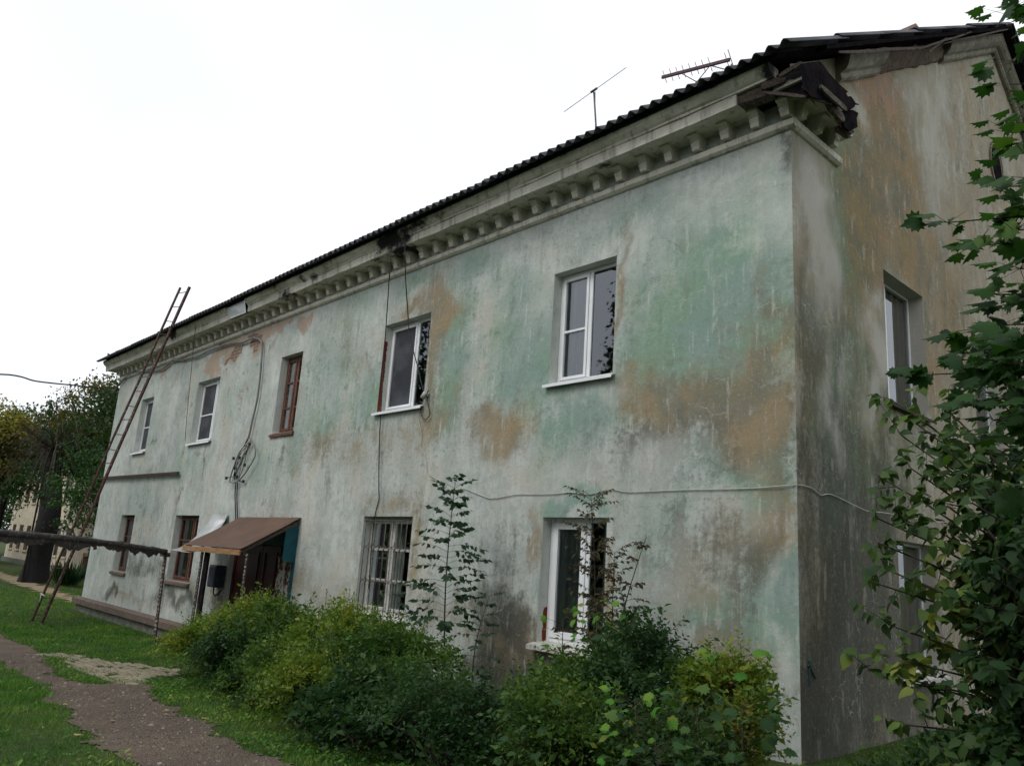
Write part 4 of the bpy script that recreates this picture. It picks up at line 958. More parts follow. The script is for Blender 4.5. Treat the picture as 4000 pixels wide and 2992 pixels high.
# ------------------------------------------------------------------ cables on the wall
def smooth_path(pts, sub=4):
    P = [np.array(p, float) for p in pts]; out = []
    for i in range(len(P) - 1):
        p0 = P[max(i - 1, 0)]; p1 = P[i]; p2 = P[i + 1]; p3 = P[min(i + 2, len(P) - 1)]
        for k in range(sub):
            t_ = k / sub
            out.append(.5 * ((2 * p1) + (-p0 + p2) * t_ + (2 * p0 - 5 * p1 + 4 * p2 - p3) * t_ ** 2 + (-p0 + 3 * p1 - 3 * p2 + p3) * t_ ** 3))
    out.append(P[-1]); return out
fy = lambda L, y: [at(px, py, 1, y) for px, py in L]
white = fy([(1641, 1598), (1634, 1625), (1639, 1660), (1647, 1700), (1642, 1745), (1663, 1781), (1670, 1845), (1700, 1868), (1718, 1877), (1757, 1915), (1806, 1908), (1833, 1915), (1888, 1938), (1928, 1946), (2010, 1932), (2073, 1930), (2159, 1929), (2231, 1922), (2295, 1930), (2348, 1921), (2398, 1912), (2458, 1922), (2646, 1914), (2786, 1911), (2950, 1906), (3100, 1894)], -.014)
white += [at(px, py, 0, .014) for px, py in [(3149, 1899), (3180, 1912), (3206, 1934), (3244, 1930), (3316, 1963), (3389, 1996), (3443, 2001), (3533, 2016), (3633, 2035), (3723, 2046), (3800, 2070)]]
tag(MB().tube(smooth_path(white, 3), .0055, 5).build('cable', WHITEC), 'thin white cable sagging along the wall at mid height and round the corner', 'cable')
ca = fy([(1530, 935), (1521, 1081)], -.42) + fy([(1512, 1216)], -.12) + fy([(1501, 1375), (1492, 1533), (1486, 1648), (1483, 1700), (1480, 1836), (1480, 1921)], -.05) + fy([(1480, 1953), (1464, 2016)], -.02) + fy([(1450, 2150), (1440, 2300)], .0)
tag(MB().tube(smooth_path(ca, 4), .009, 5).build('cable', BLACK), 'long black cable dropping from the eaves down past the white window to the barred window', 'cable', 'black cables hanging from the eaves')
cb = fy([(1582, 900), (1584, 1081)], -.45) + fy([(1593, 1216)], -.10) + fy([(1598, 1293), (1616, 1375), (1634, 1442), (1645, 1492), (1655, 1530)], -.03)
tag(MB().tube(smooth_path(cb, 4), .009, 5).build('cable', BLACK), 'black cable swinging across the white window towards its lower right corner', 'cable', 'black cables hanging from the eaves')
jb = MB(); c = at(1661, 1545, 1, -.05); jb.tube([(c[0] - .05, -.06, c[2] - .03), (c[0] + .04, -.06, c[2] + .05)], .042, 10)
jbo = jb.build('insulator', WHITEC); tag(jbo, 'small white insulator at the lower right corner of the window with the red reveal', 'insulator')
MB().tube(smooth_path(fy([(1670, 1560), (1674, 1590), (1679, 1619), (1661, 1639), (1645, 1620), (1641, 1595)], -.04), 3), .008, 5).build('cable_tail', BLACK, jbo)
MB().tube([(c[0] + .02, -.003, c[2] - .02), (c[0] + .02, -.06, c[2] - .02), (c[0] + .10, -.07, c[2] + .07)], .010, 5).build('hook', RUST, jbo)
cd = fy([(470, 1497), (497, 1470), (533, 1454), (588, 1450), (633, 1441), (674, 1411), (705, 1407), (769, 1393), (814, 1371), (864, 1353), (904, 1341), (949, 1337), (986, 1322), (1010, 1326), (1023, 1347), (1018, 1446), (1005, 1555), (985, 1645), (973, 1700), (960, 1730)], -.06)
tag(MB().tube(smooth_path(cd, 4), .022, 7).build('conduit', GREYC), 'thick grey conduit running below the cornice then bending down the wall', 'conduit')
cl = fy([(944, 1754), (931, 1777), (917, 1813), (903, 1854), (899, 1881), (926, 1881), (953, 1854), (980, 1813), (996, 1781), (996, 1754), (985, 1725), (975, 1708)], -.09)
loop = MB().tube(smooth_path(cl, 4), .016, 6).build('cable_coil', GREYC); tag(loop, 'tangled coil of grey and black cable hung on the wall above the canopy', 'cable coil')
rs = random.Random(4); m = MB()
for k in range(9):
    a = at(976 + rs.uniform(-12, 6), 1722 + rs.uniform(-6, 30), 1, -.05); b = at(922 + rs.uniform(-14, 10), 1872 + rs.uniform(-20, 16), 1, -.05); q = (a + b) / 2 + np.array([rs.uniform(-.22, .16), -.03, rs.uniform(-.15, .15)])
    m.tube(smooth_path([a, q, b], 5), rs.choice([.006, .009, .007]), 4)
for (px, py) in ((912, 1790), (935, 1788), (955, 1816), (914, 1828), (884, 1867), (950, 1880), (975, 1735), (925, 1862)):
    c = at(px, py, 1, -.07); m.box(c - np.array([.025, .02, .03]), c + np.array([.025, .02, .03]))
m.tube(smooth_path(fy([(884, 1867), (905, 1862), (920, 1868), (945, 1882), (956, 1876)], -.07), 3), .009, 4)
m.build('black_wires', BLACK, loop)
m = MB()
for dx in (0, 7): m.tube(smooth_path(fy([(921 + dx, 1885), (918 + dx, 1930), (919 + dx, 1971), (921 + dx, 2038)], -.05), 3), .013, 5)
tag(m.build('cable', BLACK), 'pair of black cables going down from the coil into the canopy', 'cable')
c5 = fy([(766, 1262), (758, 1330), (748, 1440), (736, 1560), (727, 1660), (722, 1720)], -.48); c5[-2:] = fy([(727, 1660), (723, 1722)], -.12)
tag(MB().tube(smooth_path(c5, 3), .006, 4).build('wire', BLACK), 'thin wire hanging from the eaves left of the second upper window', 'wire')
a0 = atd(-60, 1457, 22); pts = [atd(-1500, 1330, 19), atd(-700, 1400, 20.5), a0] + [atd(px, py, d) for px, py, d in ((0, 1462, 22.2), (45, 1465, 22.4), (90, 1474, 22.6), (135, 1488, 22.9), (225, 1499, 23.5), (300, 1506, 24.2), (350, 1512, 24.8), (398, 1519, 25.4), (434, 1536, 26))] + [at(455, 1515, 1, -.1), at(470, 1499, 1, -.06)]
tag(MB().tube(smooth_path(pts, 3), .02, 5).build('overhead_cable', BLACK), 'overhead cable crossing the white sky to the far corner of the house', 'cable')
# brackets carrying the conduit
for k, (px, py) in enumerate(((533, 1455), (676, 1411), (864, 1350))):
    c = at(px, py, 1, -.03)
    tag(MB().bar(c + np.array([-.12, .02, .10]), c + np.array([.02, -.04, 0]), .018, .018).bar(c + np.array([.02, -.04, 0]), c + np.array([.22, -.04, -.05]), .018, .018).build('conduit_hook', RUST),
        ['rusty hook holding the conduit left of the ladder', 'rusty hook holding the conduit just right of the ladder', 'rusty hook holding the conduit beside the bare bricks'][k], 'hook', 'hooks under the conduit')

# ------------------------------------------------------------------ aerials on the roof
an = empty('dipole_aerial', (-4.65, 2.0, roofz(2.0)), 'slender mast with one long tilted rod on the roof', 'aerial')
MB().tube([(-4.65, 2.0, roofz(2.0) - .1), at(2330, 525, 1, 2.0), at(2320, 362, 1, 2.0)], .016, 6).build('mast', ANT, an)
MB().tube([at(2203, 438, 1, 2.0), at(2446, 265, 1, 2.0)], .006, 5).build('rod', ANT, an)
MB().tube([at(2308, 362, 1, 1.98), at(2332, 346, 1, 1.98)], .022, 6).build('clamp', ANT, an)
MB().tube([at(2325, 525, 1, 2.02), at(2325, 358, 1, 2.0)], .005, 4).build('feeder', BLACK, an)
Z6 = lambda x, y, d=2.4: at(2100 + x * .4521, 100 + y * .4521, 1, d)
an = empty('comb_aerial', Z6(1378, 560), 'aerial with a dark red boom and a comb of short rods on the roof', 'aerial')
MB().bar(Z6(1075, 450), Z6(1660, 297), .035, .05).build('boom', ANTB, an)
for x, y, l in ((1098, 443, 52), (1155, 428, 52), (1210, 413, 52), (1263, 398, 52), (1320, 383, 52), (1376, 368, 52), (1433, 353, 54), (1490, 338, 60), (1634, 300, 62)):
    MB().tube([Z6(x - l * .33, y - l), Z6(x + l * .33, y + l)], .006, 4).build('rod', ANT, an)
MB().tube([Z6(1250, 420), Z6(1372, 488)], .008, 5).tube([Z6(1485, 355), Z6(1378, 488)], .008, 5).build('strut', ANTB, an)
m = MB().tube([Z6(1376, 486), Z6(1377, 545)], .026, 6).tube([Z6(1377, 540), Z6(1380, 640)], .012, 6); m.build('mast', ANT, an)
an = empty('small_aerial', Z6(1700, 450, 2.9), 'thin leaning mast with a small comb aerial behind the larger one', 'aerial')
MB().tube([Z6(1645, 210, 2.9), Z6(1705, 400, 2.9), Z6(1722, 470, 2.9)], .008, 5).build('mast', ANT, an)
MB().tube([Z6(1500, 350, 2.9), Z6(1715, 406, 2.9)], .010, 5).build('boom', ANT, an)
MB().tube([Z6(1675, 335, 2.9), Z6(1662, 430, 2.9)], .012, 5).build('upright', ANT, an)
m = MB()
for k in range(7): m.tube([Z6(1530 + k * 19, 345 + k * 8, 2.9), Z6(1500 + k * 19, 390 + k * 8, 2.9)], .0025, 3)
m.build('rods', GREYC, an)
tag(MB().tube([Z6(1385, 542, 2.0), Z6(1720, 412, 2.0)], .006, 4).build('guy_wire', BLACK), 'thin wire from the comb aerial back to the roof edge', 'wire')

# ------------------------------------------------------------------ ladder
def ext(A, B, px, py):
    """point on the line A-B seen nearest to the measured top"""
    A = np.array(A); B = np.array(B); d = (B - A) / np.linalg.norm(B - A); best = None
    for s in np.linspace(0, 14, 1401):
        q = CR @ (A + d * s - CAMP); yy = 1496 + FPX * q[1] / q[2]
        e = abs(yy - py)
        if best is None or e < best[0]: best = (e, s)
    return A + d * best[1]
la = at(120, 2432, 2, -.6); lb = at(160, 2438, 2, -.6); ta = at(626, 1299, 1, -.80); tb = at(671, 1279, 1, -.68)
La, Lb = ext(la, ta, 685, 1125), ext(lb, tb, 728, 1122)
lad = empty('ladder', la, 'tall rickety brown ladder leaning against the eaves', 'ladder')
def rail(A, B, r):
    A = np.array(A); B = np.array(B); L_ = []
    for k in range(16):
        s = k / 15; p = A + (B - A) * s; p = p + np.array([.035 * noise.noise(Vector((s * 4, r * 90, 1))), .02 * noise.noise(Vector((s * 5, 3, r * 50))), 0]); L_.append(p)
    m = MB()
    for p, q in zip(L_[:-1], L_[1:]): m.bar(p, q + (q - p) * .02, r, r * .9)
    return m
rail(la, La, .045).build('rail', LADDER, lad); rail(lb, Lb, .058).build('rail', LADDER, lad)
NR = 23
for k in range(NR):
    s = (k + .6) / NR
    if k in (4,): continue
    a = la + (La - la) * s; b = lb + (Lb - lb) * (s + .004 * math.sin(k * 2.1))
    MB().tube([a, b], .011, 5).build('rung', LADDER, lad)
q = la + (La - la) * .08
MB().tube([q + np.array([-.03, -.05, .02]), q + np.array([.12, -.06, .01]), q + np.array([.3, -.04, -.01])], .02, 6).tube([q + np.array([.05, -.06, .0]), q + np.array([.08, -.07, -.16])], .015, 5).build('rag', WHITEC, lad, 'pale rag knotted near the foot')

# ------------------------------------------------------------------ wrapped pipe on its post
pb = atg(602, 2512)
pw = empty('wrapped_pipe', pb, 'thick ragged wrapped pipe crossing in front of the house on a spotted post', 'pipe')
p0 = atd(-900, 1988, 12.2); p1 = atd(0, 2079, 13.6); pm_ = atd(330, 2108, 15.3); p2 = at(648, 2152, 1, pb[1])
pts = smooth_path([p0, (p0 + p1) / 2 + np.array([0, 0, .03]), p1, pm_, p2], 14)
pts = [p + np.array([0, 0, .012 * noise.noise(Vector(p * 2))]) for p in pts]
MB().tube(pts, [.050 + .010 * noise.noise(Vector(p * 5)) for p in pts], 10).build('pipe', INSUL, pw)
m = MB(); rs = random.Random(8); rag = []
for i in range(6, len(pts) - 1):
    a, b = pts[i], pts[i + 1]; k = 5
    for j in range(k):
        p = a + (b - a) * j / k; q = a + (b - a) * (j + 1) / k
        h1 = max(0, .05 + .16 * noise.noise(Vector(p * 1.7)) + .05 * noise.noise(Vector(p * 9))); h2 = max(0, .05 + .16 * noise.noise(Vector(q * 1.7)) + .05 * noise.noise(Vector(q * 9)))
        if h1 + h2 < .03:
            if m.v: m.build('torn_wrapping', INSUL, pw, 'ragged wrapping hanging below'); m = MB()
            continue
        m.hexa([p + (0, -.02, -.04), q + (0, -.02, -.04), q + (0, .02, -.04), p + (0, .02, -.04), p + (0, -.004, -.05 - h1), q + (0, -.004, -.05 - h2), q + (0, .004, -.05 - h2), p + (0, .004, -.05 - h1)])
if m.v: m.build('torn_wrapping', INSUL, pw, 'ragged wrapping hanging below')
m = MB()
for s in (20, 33, 40, 47, 52):
    if s < len(pts): MB().tube([pts[s] + (0, 0, .0), pts[s] + (pts[s + 1] - pts[s]) * .2], .062, 10).build('binding_wire', INSUL, pw)
punched_post(pb[0], pb[1], pb[2] - .1, p2[2] + .02, .15, (p2[0] - pb[0], p2[1] - pb[1]), .085, pw, 'spotted post of punched scrap strip', RUST, .45)
m = MB().box((p2[0] - .18, p2[1] - .05, p2[2] - .12), (p2[0] + .16, p2[1] + .05, p2[2] - .03)); m.build('saddle', RUST, pw)
c = at(382, 2152, 1, -.02)
tag(MB().tube([(c[0], -.12, c[2] + .14), (c[0], -.10, c[2] + .04)], .05, 8).build('wall_lamp', RUST), 'small dark lamp fitting on the wall above the wrapped pipe near the far corner', 'lamp')

# ------------------------------------------------------------------ leaves
def fan(pts, z=None):
    n = len(pts); V = [(0.42, 0, 0)] + [(x, y, (z[i] if z else -abs(y) * .35)) for i, (x, y) in enumerate(pts)]
    return np.array(V, float), np.array([(0, 1 + i, 1 + (i + 1) % n) for i in range(n)])
OVAL = (np.array([(0, 0, 0), (.45, -.24, .07), (1, 0, -.06), (.45, .24, .07), (.5, 0, 0)], float), np.array([(0, 1, 4), (1, 2, 4), (2, 3, 4), (3, 0, 4)]))
QUAD = (np.array([(0, 0, 0), (.5, -.3, .06), (1, 0, 0), (.5, .3, .06)], float), np.array([(0, 1, 2), (0, 2, 3)]))
HEART = fan([(0, 0), (-.06, -.16), (.06, -.36), (.3, -.42), (.62, -.26), (1.0, 0), (.62, .26), (.3, .42), (.06, .36), (-.06, .16)], [0.02, .03, .0, -.06, -.05, -.16, -.05, -.06, .0, .03])
_mp = [(0, 0), (-.06, -.1), (-.12, -.32), (.04, -.33), (.02, -.52), (.2, -.42), (.34, -.62), (.42, -.44), (.62, -.5), (.56, -.26), (.74, -.24), (.74, -.13), (1.0, 0)]
MAPLE = fan(_mp + [(x, -y) for x, y in _mp[::-1][1:-1]], None)
CURL = (np.array([(0, 0, 0), (.4, -.16, .16), (.85, -.05, -.2), (.4, .16, .16), (.45, 0, -.02)], float), np.array([(0, 1, 4), (1, 2, 4), (2, 3, 4), (3, 0, 4)]))
def leaves(name, P, D, N, S, shape, mat, parent, wid=None, label=None):
    """P positions, D length directions, N face normals, S sizes -> one foliage mesh"""
    P = np.asarray(P, float); D = np.asarray(D, float); N = np.asarray(N, float); S = np.asarray(S, float)
    D /= np.linalg.norm(D, axis=1, keepdims=True) + 1e-9
    Y = np.cross(N, D); Y /= np.linalg.norm(Y, axis=1, keepdims=True) + 1e-9
    Z = np.cross(D, Y)
    T, F = shape
    W = S if wid is None else (np.asarray(wid) if name != 'grass' else S * wid)
    V = P[:, None, :] + D[:, None, :] * (T[None, :, 0:1] * S[:, None, None]) + Y[:, None, :] * (T[None, :, 1:2] * W[:, None, None]) + Z[:, None, :] * (T[None, :, 2:3] * S[:, None, None])
    k = len(T); FF = F[None] + (np.arange(len(P)) * k)[:, None, None]
    return raw_mesh(name, V.reshape(-1, 3), FF.reshape(-1, 3), mat, parent, label=label)
def rnd(n, s=1.0): return rng.normal(0, s, (n, 3))
def unit(a): return a / (np.linalg.norm(a, axis=-1, keepdims=True) + 1e-9)

def sprays(origins, dirs, length, step, size, droop=.25, fold=.9, spread=.9):
    """leaves set alternately along short twigs"""
    n = max(2, int(length / step)); m = len(origins); dirs = unit(dirs)
    side = unit(np.cross(dirs, unit(rnd(m) + np.array([0, 0, 2.0])))); up = unit(np.cross(side, dirs))
    up = np.where(up[:, 2:3] < 0, -up, up)
    P, D, N, S = [], [], [], []
    for k in range(n):
        s = (k + .5) / n * length
        p = origins + dirs * s + np.array([0, 0, -droop * s * s / length])
        sg = 1 if k % 2 else -1
        d = dirs * .55 + side * sg * spread + rnd(m, .22) + np.array([0, 0, -droop * .6])
        P.append(p); D.append(d); N.append(up * .8 + np.array([0, -.35, 0]) + rnd(m, .5)); S.append(size * rng.uniform(.4, 1.0, m) ** 1.0 * (1 + .9 * (rng.random(m) > .85)) * (1 - .25 * k / n))
    return np.concatenate(P), np.concatenate(D), np.concatenate(N), np.concatenate(S)

def shrub(name, x, y, rx, ry, top, mat, n_twigs, size, label, cat='shrub', group=None, shape=OVAL, seed=1, base=None, tl=.22, step=.028, low=0.0, extra=()):
    rs = np.random.default_rng(seed); z0 = gz(x, y) if base is None else base
    root = empty(name, (x, y, z0), label, cat, group)
    H = top - z0
    # crown: several overlapping lumps
    L = []
    for k in range(9):
        a = rs.uniform(0, 2 * math.pi); r = rs.uniform(.2, .62)
        L.append((x + math.cos(a) * rx * r, y + math.sin(a) * ry * r, z0 + H * rs.uniform(.25, .78), rs.uniform(.34, .55) * rx, rs.uniform(.34, .55) * ry, H * rs.uniform(.22, .34)))
    L.append((x, y, z0 + H * .38, rx * .8, ry * .8, H * .42))
    L.append((x + rs.uniform(-.2, .2) * rx, y, z0 + H * .68, rx * .55, ry * .55, H * .33))
    per = n_twigs // len(L); O = []; Dr = []
    for (cx, cy, cz, a, b, c) in L:
        u = unit(rs.normal(0, 1, (per, 3))); u[:, 2] = np.where(rs.random(per) < .75, abs(u[:, 2]), u[:, 2])
        r = rs.uniform(.45, 1.0, (per, 1)) ** .6 * (1 + .22 * np.abs(rs.normal(0, 1, (per, 1))))
        o = np.array([cx, cy, cz]) + u * r * np.array([a, b, c])
        O.append(o); Dr.append(u + np.array([0, 0, .45]) + rs.normal(0, .35, (per, 3)))
    O = np.concatenate(O); Dr = np.concatenate(Dr); keep = O[:, 2] > z0 + .03; O = O[keep]; Dr = Dr[keep]
    keep = np.array([q[1] < -.12 and noise.noise(Vector(q * 3.0)) + .5 * noise.noise(Vector(q * 8)) > -.02 for q in O]); O = O[keep]; Dr = Dr[keep]
    F1 = sprays(O, Dr, tl, step, size)
    m = MB()
    for k in range(44):
        e = O[rs.integers(len(O))]; q = np.array([x + rs.uniform(-.12, .12) * rx, y + rs.uniform(-.12, .12) * ry, z0 - .03])
        mid = (q + e) / 2 + np.array([0, 0, .12]) + rs.normal(0, .06, 3)
        m.tube([q, mid, e], [.009, .006, .003], 4, cap=False)
    # whippy shoots standing proud of the crown
    PP = [];
    for k in range(40):
        o = O[np.argsort(-O[:, 2] + rs.uniform(0, .6, len(O)))[k * 3]]; d = unit(np.array([rs.normal(0, .5), rs.normal(0, .4), 1.0])); l = rs.uniform(.08, .42) * min(1, H)
        m.tube([o - d * .1, o + d * l], [.004, .002], 3, cap=False); PP.append((o, d, l))
    m.build('stems', TWIG, root)
    o = np.array([p[0] for p in PP]); d = np.array([p[1] for p in PP])
    F2 = sprays(o, d, .34, .026, size * .95, 0)
    leaves('foliage', *[np.concatenate([a, b]) for a, b in zip(F1, F2)], shape, mat, root)
    return root
HG = 'overgrown shrubs along the foot of the wall'
SH = [(-8.25, -1.95, .75, .7, .42, LF_HEDGEY, 'yellow-green shrub at the left end of the hedge by the paving'),
      (-7.25, -1.8, .9, .8, .72, LF_HEDGEY, 'yellowish rounded shrub growing in front of the red door'),
      (-6.1, -1.9, .9, .9, .76, LF_HEDGE, 'fine-leaved green shrub between the entrance and the barred window'),
      (-5.0, -1.85, .9, .9, .78, LF_HEDGEY, 'yellow-green shrub below the left side of the barred window'),
      (-4.0, -1.95, .85, .9, .74, LF_HEDGE, 'dense shrub around the foot of the tall green sapling'),
      (-2.95, -2.35, .75, .65, .50, LF_HEDGE, 'lower brownish green shrub left of the white ground floor window'),
      (-1.15, -1.7, .6, .7, .78, LF_HEDGE, 'dark shrub under the sill of the white ground floor window'),
      (-.48, -1.6, .66, .7, 1.06, LF_DARK, 'tall dark green shrub right of the white ground floor window'),
      (.0, -1.5, .46, .5, .78, LF_HEDGEY, 'sparse olive shrub nearest the corner of the house')]
for i, (x, y, rx, ry, top, mt, lab) in enumerate(SH):
    shrub('shrub', x, y, rx, ry, top, mt, 3900, .066, lab, group=HG, seed=20 + i)
FR = [(-6.6, -2.45, .6, .5, .40, LF_DARK, .06, 'low dark shrub at the front foot of the hedge, by the turf strip'),
      (-5.2, -2.6, .65, .45, .38, LF_HEDGE, .05, 'low dull green shrub in the middle of the hedge front'),
      (-3.9, -2.8, .65, .45, .42, LF_HEDGEY, .045, 'low yellow-green shrub in the hedge front beside the turf'),
      (-2.6, -3.0, .6, .45, .42, LF_DARK, .065, 'dark broad-leaved shrub at the bottom edge of the photo left of centre'),
      (-1.5, -2.9, .6, .5, .5, LF_DARK, .05, 'dark shrub at the bottom edge of the photo in the centre'),
      (-.5, -2.65, .6, .5, .62, LF_HEDGE, .05, 'green shrub at the bottom edge below the white ground floor window'),
      (-2.2, -2.5, .55, .5, .40, LF_DARK, .055, 'low dark shrub filling the dip between the two hedge masses'),
      (.25, -2.35, .42, .45, .52, LF_DARK, .05, 'dark shrub at the bottom edge right of centre')]
for i, (x, y, rx, ry, top, mt, sz, lab) in enumerate(FR):
    shrub('shrub', x, y, rx, ry, top, mt, 2800, sz * 1.2, lab, group=HG, seed=60 + i, tl=.2, step=.035)

for i, (x, y, rx, ry, top, lab) in enumerate([(1.35, .15, .5, .6, .5, 'low dark bush on the ground beside the gable wall'), (1.9, 1.1, .8, .7, .8, 'dark bush deeper along the gable wall'), (2.1, -.9, .7, .6, .95, 'dark rounded bush in front of the tangled one at the bottom right'), (1.2, -.9, .45, .45, .35, 'low dark growth in front of the gable corner'), (1.0, -.25, .4, .45, .22, 'smallest dark bush hugging the gable near the corner'), (1.75, -.3, .5, .45, .4, 'dark bush between the gable and the tangled bush')]):
    rt = empty('dark_bush', (x, y, gz(x, y)), lab, 'bush', 'dark undergrowth by the gable'); rs = np.random.default_rng(400 + i); nn = 3200
    u = unit(rs.normal(0, 1, (nn, 3))) * rs.uniform(.3, 1, (nn, 1)) ** .5 * np.array([rx, ry, top * .62]) + np.array([x, y, top * .42]); u[:, 2] = np.abs(u[:, 2]); kk = u[:, 0] > .06
    u = u[kk]; nn = len(u); leaves('foliage', u, rs.normal(0, 1, (nn, 3)) + [0, 0, -.3], rs.normal(0, .6, (nn, 3)) + [0, -.3, 1], rs.uniform(.04, .09, nn), OVAL, LF_DARK, rt)
    m = MB()
    for k in range(14): m.tube([(x + rs.uniform(-.1, .1), y + rs.uniform(-.1, .1), 0), u[rs.integers(nn)]], [.008, .003], 4, cap=False)
    m.build('stems', TWIG, rt)

# ---- saplings with compound leaves
def sapling(name, base, top, mat, label, r=.011, nodes=16, rach=.32, lsize=.075, shape=OVAL, leaflets=4, seed=1, bare=0.0, cat='sapling', group=None, side=None, droop=.35, start=.15):
    rs = np.random.default_rng(seed); base = np.array(base, float); top = np.array(top, float)
    root = empty(name, base, label, cat, group)
    m = MB(); n = 8; ax = top - base; bend = rs.normal(0, .02, 3) * [1, 1, 0]
    st = [base + ax * (k / n) + bend * math.sin(k / n * math.pi) * 2 for k in range(n + 1)]
    m.tube(st, [r * (1 - .75 * k / n) for k in range(n + 1)], 6)
    P, D, N, S = [], [], [], []
    for k in range(nodes):
        s = start + (1 - start) * (k / (nodes - 1)); c = base + ax * s + bend * math.sin(s * math.pi) * 2
        a0 = rs.uniform(0, math.pi) if k % 2 else rs.uniform(0, math.pi) + math.pi / 2
        for a in (a0, a0 + math.pi):
            if rs.random() < bare: continue
            el = rs.uniform(.05, .5) + .35 * s; l = rach * rs.uniform(.65, 1.15) * (1.15 - .6 * s)
            d = np.array([math.cos(a) * math.cos(el), math.sin(a) * math.cos(el), math.sin(el)])
            if side is not None and d @ side < -.9: continue
            q = [c + d * l * t_ + np.array([0, 0, -droop * l * t_ * t_]) for t_ in np.linspace(0, 1, 5)]
            m.tube(q, [.003, .0026, .002, .0016, .001], 3, cap=False)
            tx = unit(np.cross(d, [0, 0, 1.]))
            for j in range(leaflets):
                t_ = .3 + .7 * (j + .5) / leaflets; p = c + d * l * t_ + np.array([0, 0, -droop * l * t_ * t_])
                for sg in (-1, 1):
                    if rs.random() < bare * .7: continue
                    P.append(p); D.append(tx * sg * .8 + d * .5 + np.array([0, 0, -.55]) + rs.normal(0, .25, 3)); N.append(np.array([.3, -.8, .7]) + rs.normal(0, .45, 3)); S.append(lsize * rs.uniform(.7, 1.2) * (1 - .25 * s))
            P.append(q[-1]); D.append(d + np.array([0, 0, -.5])); N.append(np.array([0, 0, 1.]) + rs.normal(0, .3, 3)); S.append(lsize * (1 - .2 * s))
    m.build('stem', TWIG, root)
    leaves('foliage', P, D, N, S, shape, mat, root, wid=np.array(S) * 1.25)
    return root
sapling('sapling', (-4.13, -.8, -.05), at(1778, 1888, 1, -.8), LF_SAP, 'tall green sapling with feathery leaves against the wall right of the barred window', nodes=26, rach=.62, lsize=.12, seed=5, r=.014, start=.30, droop=.35, leaflets=5)
sapling('sapling', (-3.75, -.7, -.05), at(1910, 2330, 1, -.7), LF_SAP, 'shorter leafy sapling leaning right of the tall green sapling', nodes=10, rach=.34, lsize=.08, seed=15, r=.010)
sapling('sapling', (-4.45, -.75, -.05), at(1560, 2330, 1, -.75), LF_SAP, 'short leafy sapling below the right side of the barred window', nodes=9, rach=.32, lsize=.08, seed=17, r=.010)
sapling('sapling', at(2290, 2560, 1, -.9) * [1, 1, 0], at(2308, 1935, 1, -.9), LF_DEAD, 'withered brown sapling in front of the white ground floor window', nodes=34, rach=.50, lsize=.095, shape=CURL, seed=6, bare=.10, droop=.15, r=.011, start=.25)
sapling('sapling', at(2390, 2520, 1, -.95) * [1, 1, 0], at(2400, 2160, 1, -.95), LF_DEAD, 'shorter withered sapling at the right edge of the white ground floor window', nodes=20, rach=.42, lsize=.09, shape=CURL, seed=16, bare=.15, droop=.15)
sapling('sapling', at(2420, 2560, 1, -.8) * [1, 1, 0] + [-.12, 0, .0], at(2525, 2095, 1, -.8), LF_DEAD, 'slender leaning sapling with a few shrivelled leaves', nodes=14, rach=.32, lsize=.11, shape=CURL, seed=8, bare=.4, droop=.4, r=.012)

def leafy_shoot(base, top, mat, label, n_, size_, seed, shape=MAPLE, cat='sapling', name='maple_seedling', spread=.22, group='young maples among the shrubs'):
    n = int(n_ * 2.6); size = size_ * .66
    rs = np.random.default_rng(seed); base = np.array(base, float); top = np.array(top, float); root = empty(name, base, label, cat, group)
    m = MB().tube([base, (base + top) / 2 + rs.normal(0, .02, 3), top], [.009, .007, .003], 5); P, D, N, S = [], [], [], []
    for k in range(n):
        s = 1 - .75 * (k / n) ** 1.3; c = base + (top - base) * s; a = k * 1.9 + rs.uniform(-.4, .4); l = spread * rs.uniform(.5, 1.1)
        d = np.array([math.cos(a), math.sin(a), rs.uniform(.1, .6)]); p = c + d * l; m.tube([c, p], [.002, .0015], 3, cap=False)
        P.append(p); D.append(np.array([d[0], d[1], -.45]) + rs.normal(0, .25, 3)); N.append(np.array([-.1 * d[0], -.5, 1.]) + rs.normal(0, .4, 3)); S.append(size * rs.uniform(.6, 1.15))
    m.build('stem', TWIG, root); leaves('foliage', P, D, N, S, shape, mat, root); return root
def G(x, y): return (x, y, gz(x, y))
MS = [((1440, 2500), -2.0, LF_MAPLEY, 14, .11, 'bright maple seedling rising from the hedge left of the green sapling'),
      ((1350, 2560), -2.35, LF_MAPLE, 12, .12, 'mid green maple seedling in the hedge below the barred window'),
      ((2330, 2370), -1.3, LF_MAPLEY, 12, .11, 'light green maple seedling under the white ground floor window'),
      ((2200, 2420), -1.3, LF_MAPLEY, 8, .10, 'maple seedling with reddish top leaves at the left end of the white sill'),
      ((2480, 2740), -2.7, LF_MAPLEY, 16, .085, 'bright green maple seedling low in the right half of the hedge'),
      ((2560, 2900), -3.0, LF_MAPLE, 14, .09, 'dark maple seedling at the bottom edge below the bright one'),
      ((2720, 2760), -2.5, LF_MAPLE, 14, .09, 'maple seedling low in front of the tall dark shrub'),
      ((2870, 2570), -1.5, LF_MAPLEY, 9, .12, 'maple seedling with yellowing leaves against the wall near the corner'),
      ((2900, 2760), -2.0, LF_MAPLE, 16, .12, 'broad-leaved dark maple seedling near the corner of the house'),
      ((1620, 2790), -2.9, LF_MAPLE, 10, .09, 'large-leaved maple seedling in the dark hedge front'),
      ((2050, 2860), -3.0, LF_MAPLE, 10, .09, 'maple seedling at the bottom edge between the two shrub masses'),
      ((820, 2600), -2.35, LF_DARK, 10, .13, 'large pointed leaves poking from the left foot of the hedge'),
      ((980, 2720), -2.75, LF_DARK, 10, .13, 'large drooping leaves at the hedge foot over the turf')]
